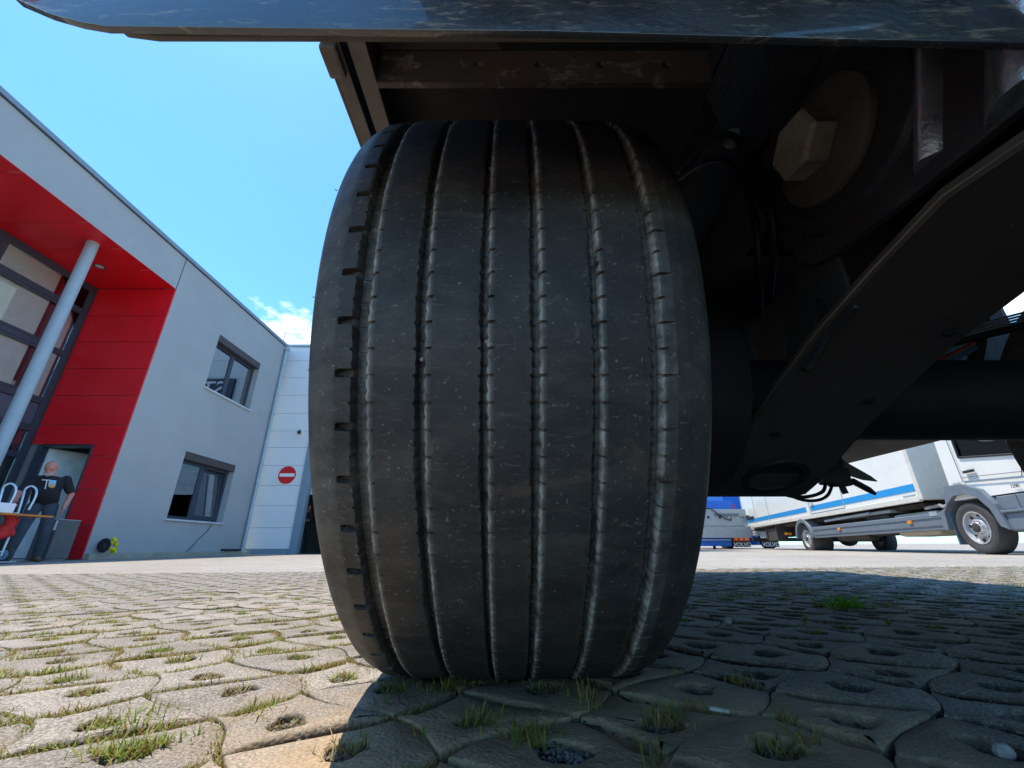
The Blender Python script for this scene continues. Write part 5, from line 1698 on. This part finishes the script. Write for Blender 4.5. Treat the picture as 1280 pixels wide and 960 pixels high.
# side skirt with orange lamps
mb = MB(); mb.prism([(0, .43), (.0, .72), (-.012, .73), (-.05, .73), (-.05, .42), (-.012, .42)], 'x', .60, 5.95)
sk = tp('side_skirt', mb, 'truck_grey', bevel=.004)
for z in (.50, .645):
    mb = MB(); mb.box(.62, 5.93, .0, .012, z, z + .014); tp('skirt_rib', mb, 'truck_grey', sk)
for x in (1.55, 4.40):
    mb = MB(); mb.bbox(x - .06, x + .06, -.002, .03, .575, .64, .01); tp('marker_lamp', mb, 'orange_lens', sk)
mb = MB(); mb.bbox(.75, .95, -.002, .006, .68, .76, .002); tp('bright_label', mb, 'galv', sk)
mb = MB(); mb.bbox(8.05, 8.12, -.2, .0, .58, .66, .01); tp('marker_lamp', mb, 'orange_lens')
def arch(name, xc, zc, r0, r1, a0, a1, y0, y1, mat):
    poly = [(xc + r1 * math.cos(R_(a)), zc + r1 * math.sin(R_(a))) for a in range(a0, a1 + 1, 8)] + [(xc + r0 * math.cos(R_(a)), zc + r0 * math.sin(R_(a))) for a in range(a1, a0 - 1, -8)]
    mb = MB()
    n = len(poly); h = n // 2
    mb.ring([[(x, y0, z) for x, z in poly], [(x, y1 - .02, z) for x, z in poly], [(x * .0 + xc + (x - xc) * .985, y1, zc + (z - zc) * .985) for x, z in poly]], cap=False)
    for q in range(h - 1):
        for base, yy in ((0, y0), (2 * n, y1)):
            mb.f.append((base + q, base + q + 1, base + n - 2 - q, base + n - 1 - q))
    return tp(name, mb, mat, smooth=True, ang=30)
arch('wheel_arch', 6.62, .42, .50, .60, 2, 178, -.45, .02, 'truck_grey')
# front arch: polygonal flared plastic
mb = MB()
outer = [(.66, .42), (.60, .74), (.42, .80), (.30, 1.16), (-.10, 1.15), (-.42, 1.02), (-.60, .76), (-.70, .36)]
inner = [(.54, .42), (.50, .72), (.36, .86), (.16, .98), (-.10, .98), (-.32, .90), (-.48, .70), (-.56, .42)]
n = len(outer)
mb.ring([[(x, -.42, z) for x, z in outer + inner[::-1]], [(x, .04, z) for x, z in outer + inner[::-1]]], cap=False)
for q in range(n - 1):
    for base in (0, 2 * n):
        mb.f.append((base + q, base + q + 1, base + 2 * n - 2 - q, base + 2 * n - 1 - q))
tp('wheel_arch', mb, 'truck_grey', bevel=.012)
mb = MB(); mb.box(.50, .53, -.42, -.03, .16, .85); tp('mud_flap', mb, 'truck_grey', bevel=.004)
mb = MB(); mb.box(.52, -.60, -.5, -.43, .5, 1.1); tp('inner_guard', mb, 'truck_under')
# cab
cabp = [(.27, .98), (.27, 1.14), (.20, 2.62), (-.35, 2.70), (-1.15, 2.64), (-1.62, 1.65), (-1.72, 1.15), (-1.74, .55), (-.72, .55), (-.68, .90)]
WQ = [(-.19, 1.60), (-.205, 2.12), (-1.10, 2.05), (-1.25, 1.44)]
mb = MB()
def cabside(y):
    # side wall with a window opening: ring of quads between outline parts and opening
    o = len(mb.v)
    P = [(.27, .90), (.20, 2.62), (-1.15, 2.66), (-1.45, 1.44), (-1.66, .90)]
    mb.v.extend([(x, y, z) for x, z in P + WQ])
    # indices: P0..P4 = o..o+4, W0..W3 = o+5..o+8
    mb.f.extend([(o, o + 1, o + 6, o + 5), (o + 1, o + 2, o + 7, o + 6), (o + 2, o + 3, o + 8, o + 7), (o, o + 5, o + 8, o + 3), (o, o + 3, o + 4)])
    return o
a = cabside(-.035); b = cabside(-2.10)
for q in range(5):
    q2 = (q + 1) % 5
    if q == 2:
        continue            # windscreen opening
    mb.f.append((a + q, a + q2, b + q2, b + q))
cb = tp('cab', mb, 'truck_white')
cb.modifiers.new('s', 'SOLIDIFY').thickness = .04
mb = MB(); mb.box(.25, -1.62, -2.06, -.08, .92, .96); mb.bbox(-.15, -.55, -.75, -.25, .96, 1.75, .05); mb.bbox(-.15, -.55, -1.85, -1.35, .96, 1.75, .05); mb.box(.20, .15, -2.05, -.09, 1.0, 2.55)
tp('seat', mb, 'maroon', cb)
mb = MB(); mb.v = [(x, -.05, z) for x, z in WQ] + [(x, -.056, z) for x, z in WQ]; mb.f = [(0, 1, 2, 3), (7, 6, 5, 4), (0, 4, 5, 1), (1, 5, 6, 2), (2, 6, 7, 3), (3, 7, 4, 0)]
tp('window', mb, 'glass', cb)
mb = MB(); mb.v = [(-1.16, -.06, 2.62), (-1.16, -2.08, 2.62), (-1.455, -2.08, 1.46), (-1.455, -.06, 1.46)]; mb.f = [(0, 1, 2, 3)]
ws = tp('windscreen', mb, 'glass', cb)
ws.modifiers.new('s', 'SOLIDIFY').thickness = .006
mb = MB()
q_ = [Vector((x, -.03, z)) for x, z in WQ]
for k in range(4):
    mb.tube([q_[k], q_[(k + 1) % 4]], .018, 6); mb.ball(q_[k], .018, 6, 4)
tp('window_seal', mb, 'blackplastic', cb)
for pts in ([(-.10, 2.2), (-.10, 1.19)], [(-.10, 1.19), (-1.18, 1.10)], [(-1.20, 1.10), (-1.33, 1.45)], [(-.10, 1.26), (-1.3, 1.17)]):
    mb = MB(); mb.tube([(pts[0][0], -.012, pts[0][1]), (pts[1][0], -.012, pts[1][1])], .006, 5); tp('panel_gap', mb, 'truck_grey', cb)
mb = MB(); mb.bbox(-.42, -.20, -.02, .012, 1.315, 1.36, .008); hd_ = tp('door_handle', mb, 'blackplastic', cb)
mb = MB(); mb.bbox(-.05, .12, -.02, .004, 1.165, 1.19, .004); tp('cab_catch', mb, 'chrome', cb)
tp('lettering', place(text_mesh('1290', .075, .003), (-1.02, -.010, .985), (-1, 0, -.02), (0, 0, 1)), 'dark_text', cb)
# lower cab step and bumper
mb = MB(); mb.bbox(-1.75, -.66, -.5, .0, .34, .62, .03); mb.bbox(-1.70, -.58, -.5, -.03, .66, .88, .02); mb.bbox(-1.75, -.64, -.42, .03, .615, .66, .01)
tp('cab_step', mb, 'truck_grey')
for x in (-.95, -1.25, -1.5):
    mb = MB(); mb.box(x, x + .06, -.03, -.02, .66, .87); tp('step_rib', mb, 'truck_grey')
mb = MB(); mb.tube([(-1.42, -.02, 2.5), (-1.30, .22, 2.45), (-1.25, .24, 1.75), (-1.35, .0, 1.6)], .016, 8); ma = tp('mirror', mb, 'blackplastic', smooth=True)
mb = MB(); mb.bbox(-1.34, -1.18, .13, .36, 1.95, 2.35, .04); mb.bbox(-1.33, -1.19, .14, .35, 1.66, 1.90, .04); tp('mirror_shell', mb, 'mirror_grey', ma)
# rear corner hardware
mb = MB(); mb.bbox(8.9, 9.9, -.35, -.06, .42, .86, .02); mb.box(8.86, 8.90, -.36, -.02, .40, .92); mb.box(9.9, 9.93, -.36, -.02, .40, .92); tp('tool_box', mb, 'truck_under')
mb = MB(); mb.bbox(10.4, 11.0, -.5, -.1, .55, .8, .03); mb.bbox(11.2, 11.9, -.4, -.02, .66, .86, .02); tp('rear_step', mb, 'galv')
mb = MB(); mb.box(11.9, 12.0, -2.3, -.1, .45, .6); tp('underrun_bar', mb, 'truck_under')

# ------------------------------------------------------------------ blue truck beyond with lettered mud flaps
BT = thing('blue_truck', 'blue truck seen from behind with lettered black mud flaps and striped marker boards', 'truck', (11.6, 23.0, .03))
def bp(name, mb, mat, parent=None, **k):
    return part(name, mb, M[mat], parent or BT, **k)
bz = gz(11) - .01
mb = MB(); mb.bbox(10.52, 12.9, 21.2, 31, 1.05, 1.30, .02); bp('chassis_frame', mb, 'truck_under')
mb = MB(); mb.bbox(10.5, 12.95, 22.9, 31, .18 + bz, .92, .02); bp('side_skirt', mb, 'strong_blue')
mb = MB(); mb.box(10.485, 10.5, 22.92, 31, .62, .66); bp('skirt_line', mb, 'sign_white')
mb = MB(); mb.bbox(10.5, 12.95, 21.25, 31, 1.75, 2.75, .03); bp('box_body', mb, 'strong_blue')
mb = MB(); mb.box(10.6, 12.8, 21.2, 21.25, .85, .95); bp('tail_bar', mb, 'red_lens')
for x in (10.5, 12.55):
    mb = MB(); mb.lathe([(0, .28), (0, .45), (.04, .5), (.36, .5), (.4, .45), (.4, .28)], (x, 22.05, .5 + bz), 'x', 36)
    w_ = bp('wheel', mb, 'truck_tyre', smooth=True)
    mb = MB(); mb.lathe([(0.005, .29), (.09, .26), (.12, .18), (.05, .13), (.04, 0)], (x, 22.05, .5 + bz), 'x', 28)
    bp('rim', mb, 'wheel_paint', w_, smooth=True)
    mb = MB()
    for k in range(8):
        a = R_(45 * k); mb.ball((x + .10, 22.05 + .22 * math.cos(a), .5 + bz + .22 * math.sin(a)), .03, 6, 4)
    bp('rim_hole', mb, 'blackplastic', w_, kind='stuff')
for x in (10.66, 12.02):
    mb = MB(); mb.box(x, x + .78, 21.26, 21.28, .14, .90); f_ = bp('mud_flap', mb, 'blackplastic')
    bp('lettering', place(text_mesh('VOLVO', .25, .004), (x + .39, 21.255, .25), (1, 0, 0), (0, 0, 1)), 'sign_white', f_)
    mb = MB(); mb.box(x, x + .76, 21.22, 21.25, .42, .70); k_ = bp('marker_board', mb, 'red_lens')
    mb = MB()
    for q in range(3):
        c = x + .02 + q * .25
        mb.prism([(c, .44), (c + .14, .44), (c + .20, .68), (c + .06, .68)], 'y', 21.210, 21.219)
    bp('yellow_stripe', mb, 'orange_lens', k_, kind='stuff')
    mb = MB(); mb.bbox(x - .02, x + .62, 21.17, 21.24, .74, .86, .01); bp('tail_lamp', mb, 'red_lens')

# grey ramp trailer standing in front of it
GT = thing('ramp_trailer', 'galvanised grey steel ramp plate with a blue board on top standing before the blue truck', 'trailer', (9.3, 19.2, .05))
def gp(name, mb, mat, parent=None, **k):
    return part(name, mb, M[mat], parent or GT, **k)
gx0, gx1, gy = 8.05, 10.28, 19.0
mb = MB(); mb.bbox(gx0, gx1, gy, gy + .06, 1.00, 1.70, .008); gp('ramp_plate', mb, 'galv')
mb = MB(); mb.bbox(gx0, gx1 + .06, gy - .02, gy + .06, .52, .985, .01); gp('lower_plate', mb, 'galv')
for x in (8.6, 9.1, 9.42, 10.02, 10.12):
    mb = MB(); mb.cyl((x, gy - .006, 1.36), (x, gy + .0, 1.36), .06 if x < 9.2 else .03, 14); gp('plate_hole', mb, 'blackplastic')
mb = MB(); mb.bbox(8.9, 9.95, gy - .03, gy - .001, 1.40, 1.52, .006); gp('stiffener', mb, 'truck_grey')
mb = MB(); mb.tube([(8.2, gy - .05, 1.74), (8.75, gy - .07, 1.72), (9.0, gy - .08, 1.50), (9.3, gy - .08, 1.30), (9.55, gy - .06, 1.22), (9.58, gy - .05, 1.34)], .025, 8); gp('black_cable', mb, 'cable_black', smooth=True)
mb = MB(); mb.bbox(gx0, 9.90, gy + .3, gy + .5, 1.70, 2.10, .01); gp('blue_board', mb, 'strong_blue')
mb = MB(); mb.box(9.91, 9.98, gy + .28, gy + .3, 1.70, 1.95); gp('red_reflector', mb, 'red_lens')
mb = MB(); mb.bbox(8.0, 9.62, gy + .4, gy + 2.5, .18, .62, .02); gp('blue_skirt', mb, 'strong_blue')
mb = MB(); mb.box(8.0, 9.62, gy + .385, gy + .399, .42, .45); gp('skirt_line', mb, 'sign_white')
for x in (8.3, 9.2):
    mb = MB(); mb.cyl((x, gy + 1.2, gz(9)), (x, gy + 1.2, 1.0), .06, 12); gp('support_leg', mb, 'truck_under')
mb = MB(); mb.bbox(8.1, 10.2, gy + .1, gy + 2.4, .98, 1.06, .02); gp('deck', mb, 'truck_under')
